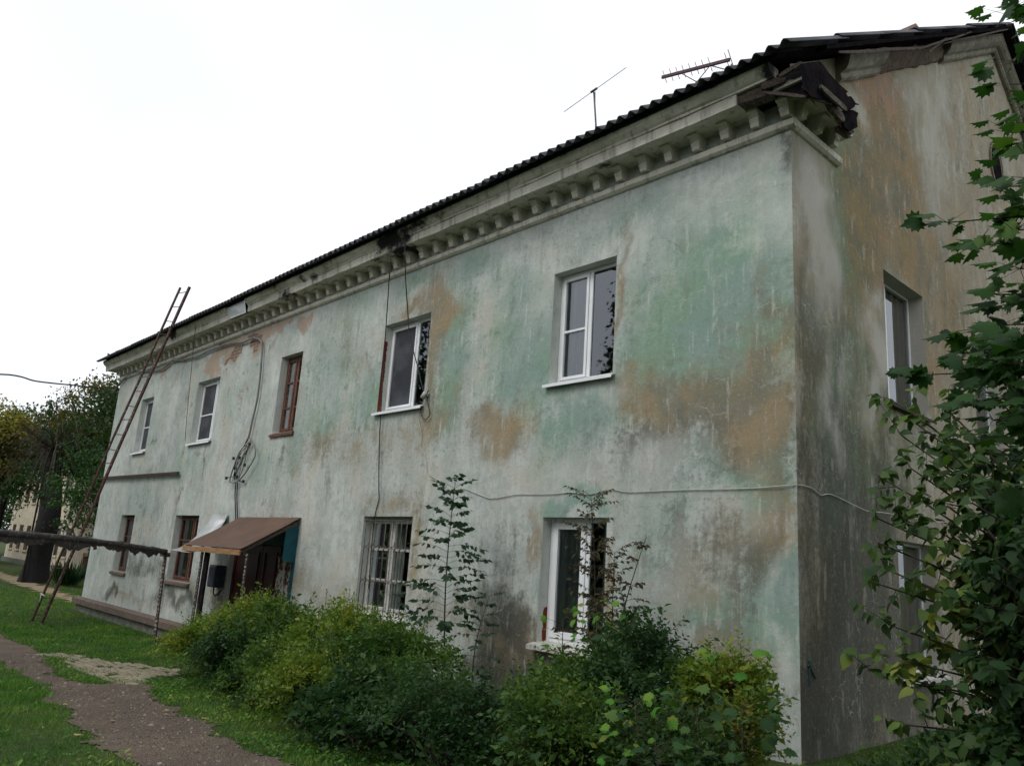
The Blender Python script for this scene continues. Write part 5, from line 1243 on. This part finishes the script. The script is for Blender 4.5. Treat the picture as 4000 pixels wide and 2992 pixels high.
for i, ((px, py), y, mt, n, sz, lab) in enumerate(MS):
    tp = at(px, py, 1, y); leafy_shoot((tp[0] + .03, y + .02, gz(tp[0], y)), tp, mt, lab, n, sz * 1.25, 200 + i, shape=MAPLE if i < 11 else OVAL, spread=.26, name='maple_seedling' if i < 11 else 'leafy_plant', group='young maples among the shrubs' if i < 11 else 'large-leaved plants at the hedge foot')

# ---- lilac-like shrub on the right, with heart-shaped leaves
def lilac(cx, cy, label, seed, stems, mat, size, reach, zr, n_leaf, lean=(0, 0), zlow=.25, name='lilac', tips=None):
    rs = np.random.default_rng(seed); z0 = gz(cx, cy); root = empty(name, (cx, cy, z0), label, 'shrub')
    m = MB(); P, D, N, S = [], [], [], []
    for k in range(stems):
        if tips and k < len(tips): e = np.array(tips[k])
        else:
            a = rs.uniform(0, 2 * math.pi); r = reach * math.sqrt(rs.uniform(.05, 1)); e = np.array([cx + lean[0] + r * math.cos(a), cy + lean[1] + r * math.sin(a), rs.uniform(*zr)])
        b = np.array([cx + rs.normal(0, .12), cy + rs.normal(0, .12), z0 - .05]); q = b * .4 + e * .6; q[2] = b[2] + (e[2] - b[2]) * .75 + .1; q[:2] = b[:2] + (e[:2] - b[:2]) * .42
        path = smooth_path([b, (b + q) / 2 + rs.normal(0, .04, 3), q, e], 4); L_ = len(path)
        m.tube(path, [.016 * (1 - .85 * i / L_) + .002 for i in range(L_)], 5, cap=False)
        for j in range(9):
            t_ = .38 + .62 * j / 8; c = path[min(L_ - 1, int(t_ * L_))]; dd = unit(rs.normal(0, 1, 3) + np.array([0, 0, .35]) + unit(e - b) * .5); l = rs.uniform(.16, .36)
            tip = c + dd * l; m.tube([c, tip], [.004, .0015], 3, cap=False)
            for i in range(n_leaf):
                s = (i + .6) / n_leaf; p = c + dd * l * s; u = unit(np.cross(dd, rs.normal(0, 1, 3)))
                P.append(p + u * .02); D.append(u * .9 + dd * .3 + np.array([0, 0, -.75]) + rs.normal(0, .2, 3)); N.append(unit(u * .4 + np.array([-.25, -.45, .75]) + rs.normal(0, .3, 3))); S.append(size * rs.uniform(.6, 1.15))
    m.build('stems', TWIG, root); leaves('foliage', P, D, N, S, HEART, mat, root); return root
TIPS = [atd(px, py, d) for px, py, d in ((3480, 1560, 7.6), (3560, 1640, 7.4), (3520, 1700, 7.2), (3700, 1600, 7.6), (3640, 1760, 7.0), (3800, 1740, 7.2), (3430, 1860, 7.2), (3560, 1830, 6.8), (3680, 1850, 6.9), (3780, 1900, 7.0),
        (3420, 2020, 6.9), (3540, 2040, 6.7), (3660, 2070, 6.8), (3430, 2120, 6.7), (3400, 2270, 6.6), (3480, 2230, 6.5), (3560, 2260, 6.6), (3660, 2290, 6.7), (3800, 2330, 6.8), (3500, 2450, 6.5), (3540, 2580, 6.4), (3430, 2640, 6.5), (3580, 2660, 6.5),
        (3540, 2830, 6.3), (3660, 2900, 6.3), (3760, 2960, 6.2))]
lilac(2.25, -.35, 'leggy shrub with pale yellow-green heart-shaped leaves hiding the right side of the gable', 31, 38, LF_LILAC, .105, .6, (.9, 2.9), 9, lean=(-.3, -.2), tips=TIPS)
lilac(2.6, .8, 'dense dark shrub behind the yellow-green one at the right edge', 33, 150, LF_DARK, .10, .95, (.3, 3.9), 12, lean=(-.3, -.3), name='dark_shrub')
lilac(2.75, -1.0, 'dark tangled bush filling the bottom right corner', 35, 130, LF_DARK, .095, .85, (.15, 2.2), 12, lean=(-.2, .1), name='dark_bush')
lilac(1.95, .9, 'thin dark bush against the foot of the gable', 36, 16, LF_DARK, .07, .5, (.1, .9), 4, name='dark_shrub')

# ---- maple tree at the right edge, its trunk outside the picture
def tube_branch(m, a, b, r0, r1, rs, n=5, sag=.0):
    a = np.array(a); b = np.array(b); L_ = []
    for k in range(n + 1):
        t_ = k / n; L_.append(a + (b - a) * t_ + np.array([0, 0, sag * math.sin(t_ * math.pi)]) + rs.normal(0, .012, 3) * (0 < k < n))
    m.tube(L_, [r0 + (r1 - r0) * k / n for k in range(n + 1)], 6, cap=False); return L_
rs = np.random.default_rng(3)
mt_ = empty('maple_tree', (4.3, -2.6, 0), 'maple tree reaching in from the right edge with broad lobed leaves', 'tree')
m = MB(); trunk = tube_branch(m, (4.3, -2.6, -.1), (4.05, -2.1, 6.8), .12, .03, rs, 9)
P, D, N, S = [], [], [], []
bt = [((3700, 870), 5.0), ((3790, 960), 4.9), ((3690, 1410), 5.0), ((3760, 1380), 4.8), ((3800, 1570), 4.6), ((3560, 1465), 5.1), ((3880, 1150), 4.6), ((3900, 1270), 4.7), ((3930, 730), 5.0), ((3960, 520), 5.2), ((3975, 240), 5.6), ((3940, 60), 5.8), ((3990, 420), 5.2), ((3960, 900), 4.7), ((3920, 1420), 4.6), ((3880, 1640), 4.7), ((3950, 1800), 4.8), ((3985, 1050), 4.6), ((3960, 1560), 4.4), ((4050, 1300), 4.3), ((4080, 700), 4.8), ((4060, 1700), 4.5), ((4040, 100), 5.4), ((4060, 1950), 4.7), ((3990, 20), 5.9), ((3995, 330), 5.5), ((4000, 600), 5.0), ((3985, 820), 4.9), ((4010, 1180), 4.5), ((4000, 1400), 4.4), ((4000, 1700), 4.6), ((3930, 1480), 4.8), ((3850, 1480), 4.9), ((4010, 480), 5.3)]
for (px, py), d in bt:
    e = atd(px, py, d); zt = min(6.3, max(1.2, e[2] - .5)); k = zt / 6.9; a = np.array([4.3 - .25 * k, -2.6 + .5 * k, zt])
    Lp = tube_branch(m, a, e, .018, .003, rs, 6, .1)
    for j in range(2, 7):
        c = Lp[j]
        if px < 3720 and j < 4: pass
        for q in range(7 if j < 6 else 8):
            u = unit(rs.normal(0, 1, 3)); u[2] = abs(u[2]) * .5 - .1; l = rs.uniform(.05, .24 if px > 3850 else .15); p = c + u * l
            P.append(p); D.append(u * .7 + (e - a) * .35 + np.array([0, 0, -.5]) + rs.normal(0, .2, 3)); N.append(np.array([-.3, -.6, .7]) + rs.normal(0, .5, 3)); S.append(rs.uniform(.045, .135))
            m.tube([c, p], [.002, .001], 3, cap=False)
for k in range(1500):
    u = unit(rs.normal(0, 1, 3)) * rs.uniform(.5, 1.0); p = np.array([4.75, -1.7, 4.9]) + u * [1.35, 1.9, 2.5]
    P.append(p); D.append(u + np.array([0, 0, -.6]) + rs.normal(0, .3, 3)); N.append(np.array([0, 0, 1.]) + rs.normal(0, .4, 3)); S.append(rs.uniform(.10, .17))
for k in range(34):
    u = unit(rs.normal(0, 1, 3)) * rs.uniform(.5, .95); p = np.array([4.75, -1.7, 4.9]) + u * [1.35, 1.9, 2.5]; kk = rs.uniform(.35, .95)
    tube_branch(m, np.array([4.3 - .25 * kk, -2.6 + .5 * kk, 6.9 * kk]), p, .02, .004, rs, 5, .1)
m.build('trunk', BARK, mt_); leaves('crown', P, D, N, S, MAPLE, LF_MAPLE, mt_)

# ---- trees further off: trunk, limbs and a crown of leaf clumps
def tree(name, base, height, lumps, mat, label, seed, size=.16, per=2600, tr=.25, cat='tree', group=None, trunk_top=None, clump=.42, lean=(0, 0), spare=()):
    rs = np.random.default_rng(seed); base = np.array(base, float); root = empty(name, base, label, cat, group)
    m = MB(); tt = np.array([base[0] + lean[0], base[1] + lean[1], base[2] + (trunk_top or height * .8)])
    tube_branch(m, base - [0, 0, .2], tt, tr, tr * .3, rs, 8)
    P, D, N, S = [], [], [], []
    for (cx, cy, cz, a, b, c) in lumps:
        nc = max(6, int(per / 60)); C_ = unit(rs.normal(0, 1, (nc, 3))) * rs.uniform(.35, 1.0, (nc, 1)) ** .55 * np.array([a, b, c]) + np.array([cx, cy, cz])
        for q in C_[::max(1, nc // 7)]:
            s = rs.uniform(.35, .9); tube_branch(m, base + (tt - base) * s, q, tr * .25, .015, rs, 4, .2)
        k = 60; off = rs.normal(0, 1, (nc, k, 3)) * clump * np.array([1, 1, .55]); p = (C_[:, None] + off).reshape(-1, 3)
        P.append(p); n = len(p); D.append(rs.normal(0, 1, (n, 3)) + [0, 0, -.5]); N.append(rs.normal(0, .6, (n, 3)) + [0, 0, 1]); S.append(size * rs.uniform(.6, 1.3, n))
    m.build('trunk', DARKBARK, root)
    leaves('crown', np.concatenate(P), np.concatenate(D), np.concatenate(N), np.concatenate(S), QUAD, mat, root)
    return root
BG = 'trees behind the far end of the house'
tree('leafy_tree', (-36, 7.5, -.6), 10, [(-34.0, 5.0, 7.9, 2.4, 2.0, 2.3), (-34, 4.6, 5.4, 2.6, 1.8, 2.4), (-36, 3.9, 6.3, 2.2, 1.6, 2.2)], LF_TREE, 'dense green tree rising beside the far corner of the house', 71, per=7200, group=BG, size=.17)
tree('leafy_tree', (-40, 5.0, -.6), 9, [(-40.0, 3.8, 7.6, 2.0, 1.4, 1.7), (-39.5, 2.9, 5.8, 2.2, 1.4, 1.6), (-41.8, 3.2, 6.1, 1.6, 1.2, 1.3)], LF_TREEB, 'tree with reddish brown leaves turning for autumn', 72, per=5600, group=BG, size=.17)
tree('leafy_tree', (-44, 1.4, -.6), 8.5, [(-44, 1.6, 6.4, 2.0, 1.5, 1.5), (-45, .9, 5.0, 2.4, 1.5, 1.5)], LF_TREE, 'mid green tree behind the old trunk', 73, per=4800, group=BG, size=.18)
ty = [at(40, 1680, 0, -42), at(110, 1725, 0, -42), at(-60, 1640, 0, -43), at(30, 1790, 0, -42.5)]
tree('leafy_tree', (-42, -.9, -.6), 9, [(*ty[0], 1.1, .9, .8), (*ty[1], 1.0, .8, .8), (*ty[2], 1.4, 1.0, 1.3), (*ty[3], 1.3, 1.0, .9)], LF_TREEY, 'thin yellow-brown tree at the left edge against the sky', 74, per=2400, group=BG, size=.17, clump=.36)
tree('leafy_tree', (-58, -.6, -.6), 8, [(-57, .6, 2.4, 2.6, 1.6, 2.3), (-59, 0.4, 4.2, 3, 1.6, 1.8), (-60, -1.4, 2.2, 3, 1.6, 2.2)], LF_TREE, 'dark green tree at the far left edge beyond the wrapped pipe', 75, per=6000, group=BG, size=.2)
tree('leafy_tree', (-70, 8, -.6), 12, [(-70, 7, 5, 6, 4, 4.5), (-76, 2, 4, 6, 4, 4), (-80, 8, 6, 7, 5, 5)], LF_TREE, 'far dark tree mass closing the view beyond the cream house', 76, per=7000, group=BG, size=.3, clump=.8)
# the old lopped tree with its broom of twigs
rs = np.random.default_rng(9); ob = atg(128, 2275); old = empty('old_tree', ob, 'thick dark old tree with a lopped top and drooping bare twigs', 'tree')
tp = at(200, 1960, 1, ob[1]); tp2 = at(190, 1700, 1, ob[1] + .2); m = MB()
pth = smooth_path([ob - [0, 0, .3], ob + (tp - ob) * .35 + [.05, 0, 0], tp, tp2], 4); L_ = len(pth)
m.tube(pth, [.60 - .22 * (i / L_) ** .6 + .14 * max(0, 1 - i / 3) for i in range(L_)], 14); m.build('trunk', DARKBARK, old)
m = MB(); m2 = MB()
top = at(215, 1760, 1, ob[1] - .2)
for k in range(150):
    a = rs.uniform(0, 2 * math.pi); o = np.array([top[0], top[1], top[2] + rs.uniform(-.9, .5)]); r = rs.uniform(.6, 3.4); dz = rs.uniform(-2.4, 1.0)
    e = o + np.array([math.cos(a) * r * .85, math.sin(a) * r, dz]); q = (o + e) / 2 + np.array([0, 0, .45 + .2 * r])
    m.tube(smooth_path([o, q, e], 3), .012, 3, cap=False)
for k in range(9):
    a = rs.uniform(0, 2 * math.pi); e = top + np.array([math.cos(a) * 1.6, math.sin(a) * 1.6, rs.uniform(.2, 1.4)]); m.tube([top, e], [.07, .02], 5, cap=False)
m.build('twigs', TWIG, old)
P, D, N, S = [], [], [], []
for (px, py, rad, n, dy) in ((60, 1800, .9, 900, -.3), (40, 1900, .7, 600, -.4), (110, 1860, .6, 500, -.4), (300, 1960, .55, 420, -.4), (330, 1860, .8, 700, -.3), (280, 2030, .55, 330, -.4), (340, 2020, .45, 300, -.4), (330, 1780, .8, 800, -.2), (110, 1750, .9, 900, 0), (230, 1730, .9, 800, .2), (290, 2110, .3, 120, -.5), (335, 2105, .3, 120, -.5), (20, 1980, .8, 500, .5), (155, 1930, .25, 60, -.6), (90, 1910, .7, 700, -.5), (240, 1900, .7, 500, -.5), (340, 1930, .5, 500, -.5), (20, 1860, .7, 600, -.5), (150, 1840, .6, 500, -.5)):
    c = at(px, py, 1, ob[1] + dy); nc = max(3, n // 25); C_ = c + rs.normal(0, 1, (nc, 3)) * rad * .55
    p = (C_[:, None] + rs.normal(0, .16, (nc, 25, 3)) * [1, 1, .6]).reshape(-1, 3); k = len(p)
    P.append(p); D.append(rs.normal(0, 1, (k, 3)) + [0, 0, -.6]); N.append(rs.normal(0, .5, (k, 3)) + [0, 0, 1]); S.append(rs.uniform(.09, .17, k))
leaves('crown', np.concatenate(P), np.concatenate(D), np.concatenate(N), np.concatenate(S), QUAD, LF_DARK, old)
# tall thin sapling showing against the sky
rs = np.random.default_rng(14)
b_ = at(190, 1750, 1, 1.2); t_ = at(198, 1566, 1, 1.2)
root = empty('slender_sapling', (b_[0], b_[1], -.6), 'slender leafy spire standing above the old tree against the sky', 'tree')
MB().tube([(b_[0], b_[1], -.6), b_, t_], [.05, .03, .01], 5).build('stem', TWIG, root)
k = 420; s = rs.random(k); P = b_ + (t_ - b_) * (s[:, None] * 1.0) + rs.normal(0, 1, (k, 3)) * (.05 + .38 * (1 - s[:, None])) * [1, 1, .4]
leaves('crown', P, rs.normal(0, 1, (k, 3)), rs.normal(0, .6, (k, 3)) + [0, 0, 1], rs.uniform(.1, .18, k), QUAD, LF_TREE, root)

# ---- trees across the path, behind and left of the photographer: they shade the yard and show in the panes
YG = 'yard trees across the path'
tree('yard_tree', (-12.7, -13.2, -.4), 13.5, [(-12.9, -13.1, 5.0, 1.7, 1.7, 2.2), (-12.85, -13.1, 8.0, .95, .95, 1.5), (-12.7, -13.1, 10.2, .5, .5, 1.2), (-12.6, -13.1, 12.0, .18, .18, 1.0)], LF_TREE, 'pointed yard tree across the path mirrored in the upper window nearest the corner', 90, per=3600, size=.17, clump=.26, group=YG, trunk_top=12)
tree('yard_tree', (-20.6, -8.6, -.4), 12, [(-20.8, -8.8, 5.5, 2.3, 2.3, 2.6), (-20.6, -8.7, 8.4, 1.6, 1.6, 1.7), (-20.2, -8.3, 10.3, .9, .9, 1.2)], LF_TREE, 'yard tree mirrored in the upper window with red paint on its reveal', 91, per=3000, size=.22, clump=.35, group=YG, trunk_top=10)
for i, (x, y, h, w, lab) in enumerate([(-6, -16.5, 9.5, 2.8, 'yard tree across the path behind the photographer'), (1.5, -15, 10.5, 3.2, 'broad yard tree close behind the photographer'), (9.5, -8.5, 10, 3.4, 'yard tree right of the photographer shading the gable')]):
    tree('yard_tree', (x, y, 0), h, [(x, y, h * .72, w, w, h * .25), (x + .6, y - .5, h * .5, w * 1.1, w * 1.1, h * .22), (x - .5, y + .4, h * .34, w * .9, w * .9, h * .2)], LF_TREE, lab, 92 + i, per=3600, size=.30, clump=.5, group=YG, trunk_top=h * .7)
for i, (x, y, lab) in enumerate([(-30, -17, 'bushy tree at the far side of the yard, first from the mirrored pair'), (-24.5, -23, 'bushy tree at the far side of the yard, second in the belt'), (-38.5, -13, 'bushy tree at the far left of the yard belt'), (-16, -26, 'bushy tree in the middle of the yard belt'), (-48, -13, 'bushy tree closing the left end of the yard belt'), (-7, -27, 'bushy tree towards the right end of the yard belt')]):
    tree('yard_tree', (x, y, -.5), 7, [(x, y, 2.6, 4.2, 3.4, 2.6), (x + 2.5, y - 1, 3.6, 3.2, 3.0, 2.6), (x - 2.5, y + .5, 1.6, 3.4, 2.6, 1.9)], LF_TREE, lab, 120 + i, per=3600, size=.42, clump=.6, group=YG, trunk_top=4.5)

# ---- neighbouring cream house
CREAM = mottled('cream_render', (0.52, 0.46, 0.35), (0.44, 0.39, 0.30), 1.2, .95, .3, 20, c3=(.33, .29, .23))
nb = empty('cream_house', (-50, 5.5, -.6), 'cream two-storey house with narrow windows in the far left background', 'house')
NY = 5.5; m = MB()
wins = [at(px, py, 1, NY) for px, py in ((54, 2047), (84, 2049), (115, 2052))]
def zz(px, py): return at(px, py, 1, NY)[2]
cols = []
for (xl, xr, yt, yb) in (((235, 290), (180, 215), 650, 1060), ((350, 415), (290, 325), 660, 1075), ((475, 545), (400, 460), 675, 1095)):
    a = at(xl[0] / 4.424, 1900 + yt / 4.424, 1, NY); b = at(xl[1] / 4.424, 1900 + yt / 4.424, 1, NY); c = at(xr[0] / 4.424, 1900 + yb / 4.424, 1, NY); cols.append((a[0], b[0], c[2], a[2]))
nw = [(a, b, c, d) for a, b, c, d in cols]
a = at(1000 / 4.424, 1900 + 715 / 4.424, 1, NY); b = at(1070 / 4.424, 1900 + 715 / 4.424, 1, NY); c = at(950 / 4.424, 1900 + 1190 / 4.424, 1, NY)
nw.append((a[0], b[0], c[2], a[2])); dx = at(1160 / 4.424, 2060, 1, NY)[0] - a[0]; nw.append((a[0] + dx, b[0] + dx, c[2], a[2]))
nw2 = [(a, b, c + 3.1, d + 3.0) for a, b, c, d in nw]
x0 = at(66, 1925, 1, NY)[0]; ZT = 6.3
xs_ = sorted({x0, -36.0} | {v for w in nw for v in w[:2]}); zs_ = sorted({-1.0, ZT} | {v for w in nw + nw2 for v in w[2:]}); n_ = len(xs_); V = [(x, NY, z) for z in zs_ for x in xs_]; F = []
for j in range(len(zs_) - 1):
    for i in range(n_ - 1):
        xc = (xs_[i] + xs_[i + 1]) / 2; zc = (zs_[j] + zs_[j + 1]) / 2
        if any(w[0] < xc < w[1] and w[2] < zc < w[3] for w in nw + nw2): continue
        F.append((j * n_ + i, j * n_ + i + 1, (j + 1) * n_ + i + 1, (j + 1) * n_ + i))
m.add(V, F); m.add([(x0, NY, -1), (x0, NY + 11, -1), (x0, NY + 11, ZT), (x0, NY, ZT)], [(0, 1, 2, 3)]); m.add([(-36, NY, -1), (-36, NY + 11, -1), (-36, NY + 11, ZT), (-36, NY, ZT)], [(0, 1, 2, 3)])
m.build('wall', CREAM, nb)
for i, w in enumerate(nw + nw2):
    f = MB(); a, b, c, d = w; f.box((a, NY + .14, c), (a + .07, NY + .2, d)); f.box((b - .07, NY + .14, c), (b, NY + .2, d)); f.box((a + .07, NY + .14, d - .07), (b - .07, NY + .2, d)); f.box((a + .07, NY + .14, c), (b - .07, NY + .2, c + .07)); f.box((a + .07, NY + .14, (c + d) / 2 - .03), (b - .07, NY + .2, (c + d) / 2 + .03))
    q = f.build('window', BRN if i % 5 < 3 else OLDW, nb); MB().add([(a, NY + .16, c), (b, NY + .16, c), (b, NY + .16, d), (a, NY + .16, d)], [(0, 1, 2, 3)]).build('pane', DARKIN if i % 5 > 2 else BRN, q)
    MB().box((a - .06, NY - .08, c - .10), (b + .06, NY + .10, c - .02)).build('sill', CREAM, q)
    if i in (3, 4):
        g = MB()
        for k in range(5): g.tube([(a + (b - a) * (k + .5) / 5, NY + .03, c), (a + (b - a) * (k + .5) / 5, NY + .03, d)], .015, 4)
        g.build('grille', ANT, q)
m = MB().box((x0 - .1, NY - .12, -1.1), (-36, NY - .003, -.30)); m.build('plinth', PLINTH, nb)
m = MB(); m.add([(x0 - .6, NY - .6, ZT - .1), (-35.4, NY - .6, ZT - .1), (-35.4, NY + 5.5, ZT + 2.6), (x0 - .6, NY + 5.5, ZT + 2.6), (x0 - .6, NY + 11.6, ZT - .1), (-35.4, NY + 11.6, ZT - .1), (x0 - .6, NY + 5.5, ZT + 2.4), (-35.4, NY + 5.5, ZT + 2.4), ], [(0, 1, 2, 3), (3, 2, 5, 4), (0, 4, 3), (1, 2, 5)])
m.build('roof', mottled('red_roof_sheets', (.30, .10, .06), (.22, .08, .05), 2, .8, .2, 10), nb)
da = at(1440 / 4.424, 1900 + 1150 / 4.424, 1, NY - .3); dc = at(1380 / 4.424, 1900 + 1570 / 4.424, 1, NY - .3)
m = MB().box((da[0], NY - .30, dc[2] - .1), (da[0] + .18, NY - .02, da[2])).box((da[0], NY - .30, da[2] - .15), (-36.2, NY - .02, da[2] + .02)); dr = m.build('door_frame', WOODO, nb)
MB().box((da[0] + .18, NY - .12, dc[2] - .1), (-36.2, NY - .02, da[2] - .15)).build('door', DOORR, dr)
# small clump of sword leaves by the ladder foot
cpos = atg(262, 2290); root = empty('leafy_clump', cpos, 'dark clump of upright sword-shaped leaves near the ladder foot', 'plant')
rs = np.random.default_rng(41); k = 150; a = rs.uniform(0, 6.28, k); P = cpos + np.stack([np.cos(a) * rs.uniform(0, .35, k), np.sin(a) * rs.uniform(0, .35, k), np.zeros(k)], 1)
D = np.stack([np.cos(a) * .35, np.sin(a) * .35, np.ones(k)], 1) + rs.normal(0, .12, (k, 3))
leaves('foliage', P, D, np.stack([np.cos(a), np.sin(a), -.3 * np.ones(k)], 1), rs.uniform(.5, 1.3, k), QUAD, LF_SAP, root, wid=np.full(k, .10))

# ------------------------------------------------------------------ grass and fallen leaves
rg = np.random.default_rng(77)
def scatter(n, x0, x1, y0, y1):
    return np.stack([rg.uniform(x0, x1, n), rg.uniform(y0, y1, n)], 1)
Q = np.concatenate([scatter(60000, -9, -1, -7.2, -2.2), scatter(70000, -18, -6, -6.5, -.2), scatter(40000, -30, -16, -6, 3.5), scatter(16000, -46, -28, -6, 6), scatter(12000, .03, 3.2, -3, 4)])
shift = np.array([[wob_(a, b) * .16] * 2 for a, b in Q]) + rg.normal(0, .035, (len(Q), 2))
inp = inside(PATH, Q[:, 0] + shift[:, 0], Q[:, 1] + shift[:, 1]); inv = inside(PAVE, Q[:, 0] + shift[:, 0] * 2, Q[:, 1] + shift[:, 1] * 2); iny = inside(far2, Q[:, 0], Q[:, 1])
worn = np.array([noise.noise(Vector((a * .9, b * .9, 31))) for a, b in Q])
r = rg.random(len(Q))
keep = (~inp | (r < .012)) & (~inv | (r < .16 + .5 * (worn > .1))) & ~iny & ~((Q[:, 1] > -.15) & (Q[:, 0] > XL - .1) & (Q[:, 0] < .02)) & (r < 1.0 + 1.2 * worn)
Q = Q[keep]; worn = worn[keep]; inv = inv[keep]; n = len(Q)
Pz = np.array([gz2(a, b) for a, b in Q]); P = np.column_stack([Q, Pz])
far_ = np.clip((-Q[:, 0] - 6) / 20, 0, 1)
tall = np.array([noise.noise(Vector((a * 2.3, b * 2.3, 51))) for a, b in Q])
h = (.032 + .03 * rg.random(n)) * (1 + 1.3 * np.clip(tall, -.3, 1)) * np.where(inv, .6, 1.0) * (1 + .5 * far_)
a = rg.uniform(0, 2 * np.pi, n); D = np.stack([np.cos(a) * .9, np.sin(a) * .9, np.ones(n)], 1) + rg.normal(0, .25, (n, 3)); Nn = np.stack([np.cos(a), np.sin(a), -.5 * np.ones(n)], 1)
GB = (np.array([(0, -.5, 0), (0, .5, 0), (.55, -.35, .03), (.55, .35, .03), (1, 0, -.12)], float), np.array([(0, 1, 3), (0, 3, 2), (2, 3, 4)]))
wid = (.006 + .010 * far_) / h
tag(leaves('grass', P, D, Nn, h, GB, LF_GRASS, None, wid=wid), 'short green grass over the yard on both sides of the dirt path', 'grass', kind='stuff')
# broad weeds in the turf
k = 26000; Q = np.concatenate([scatter(k, -22, -1, -7, -.3), scatter(5000, -9, -2, -3.8, -2.5), scatter(9000, .03, 3.2, -3, 4)]); ii = ~inside(PATH, Q[:, 0], Q[:, 1]) & ~inside(PAVE, Q[:, 0], Q[:, 1]) & np.array([noise.noise(Vector((x * 1.1, y * 1.1, 71))) + .25 * noise.noise(Vector((x * 6, y * 6, 71))) > -.08 for x, y in Q]); Q = Q[ii]; n = len(Q)
Pz = np.array([gz2(x, y) for x, y in Q]); P = np.column_stack([Q, Pz + rg.uniform(.0, .05, n)]); a = rg.uniform(0, 6.28, n)
tag(leaves('weeds', P, np.stack([np.cos(a), np.sin(a), .5 * np.ones(n)], 1), rg.normal(0, .3, (n, 3)) + [0, 0, 1], rg.uniform(.018, .055, n) * (1 + .8 * (rg.random(n) > .93)), OVAL, LF_GRASS, None), 'broad-leaved weeds scattered through the turf', 'weeds', kind='stuff')
FL = [(338, 2842, 'pale fallen leaf lying on the grass left of the path'), (1170, 2950, 'curled pale leaf on the path near the bottom edge'), (0, 0, '')]
spots = [((162, 2850), 'curled fallen leaf on the grass at the lower left'), ((287, 2880), 'pale fallen leaf on the left edge of the dirt path'), ((760, 2947), 'white curled leaf on the dirt path near the bottom edge'), ((965, 2914), 'ochre leaf on the turf edge right of the path'), ((855, 2878), 'brownish leaf where the path meets the turf'), ((795, 2813), 'small tan leaf at the path edge below the hedge'), ((430, 2797), 'pale scrap in the middle of the dirt path'), ((440, 2826), 'second pale scrap just below the first in the path'), ((660, 2786), 'tan leaf on the path near the right turf'), ((258, 2757), 'white scrap on the upper part of the path')]
for i, ((px, py), lab) in enumerate(spots):
    c = atg(px, py); a = i * 1.3
    o = leaves('fallen_leaf', [c + [0, 0, .028]], [(math.cos(a), math.sin(a), .05)], [(.1, .2, 1)], [.055 + .02 * (i % 3)], HEART if i % 2 else CURL, LF_FALL, None)
    tag(o, lab, 'leaf', 'fallen leaves on and beside the path')

gp = np.concatenate([scatter(26000, -12, 0, -6.5, -2), scatter(9000, -22, -9, -6, -1)]); gp = gp[inside(PATH, gp[:, 0], gp[:, 1])]; n = len(gp)
gs = rg.uniform(.004, .013, n) * (1 + 1.2 * (rg.random(n) > .96)); O8 = np.array([(1, 0, 0), (0, 1, 0), (-1, 0, 0), (0, -1, 0), (0, 0, .7)], float); F8 = np.array([(0, 1, 4), (1, 2, 4), (2, 3, 4), (3, 0, 4)])
V = O8[None] * gs[:, None, None] * rg.uniform(.6, 1.4, (n, 5, 3)) + np.column_stack([gp, [gz2(a, b) + .010 for a, b in gp]])[:, None]
t = NT('path_grit'); r_ = t.n.new('ShaderNodeValToRGB'); t.l.new(t.isl(), r_.inputs[0]); e = r_.color_ramp.elements
e[0].color = (.06, .045, .038, 1); e[1].color = (.25, .21, .18, 1); q = e.new(.75); q.color = (.14, .11, .088, 1)
tag(raw_mesh('gravel', V.reshape(-1, 3), (F8[None] + (np.arange(n) * 5)[:, None, None]).reshape(-1, 3), t.done(t.bsdf(r_.outputs[0], .9))), 'loose grit and small stones on the dirt path', 'gravel', kind='stuff')
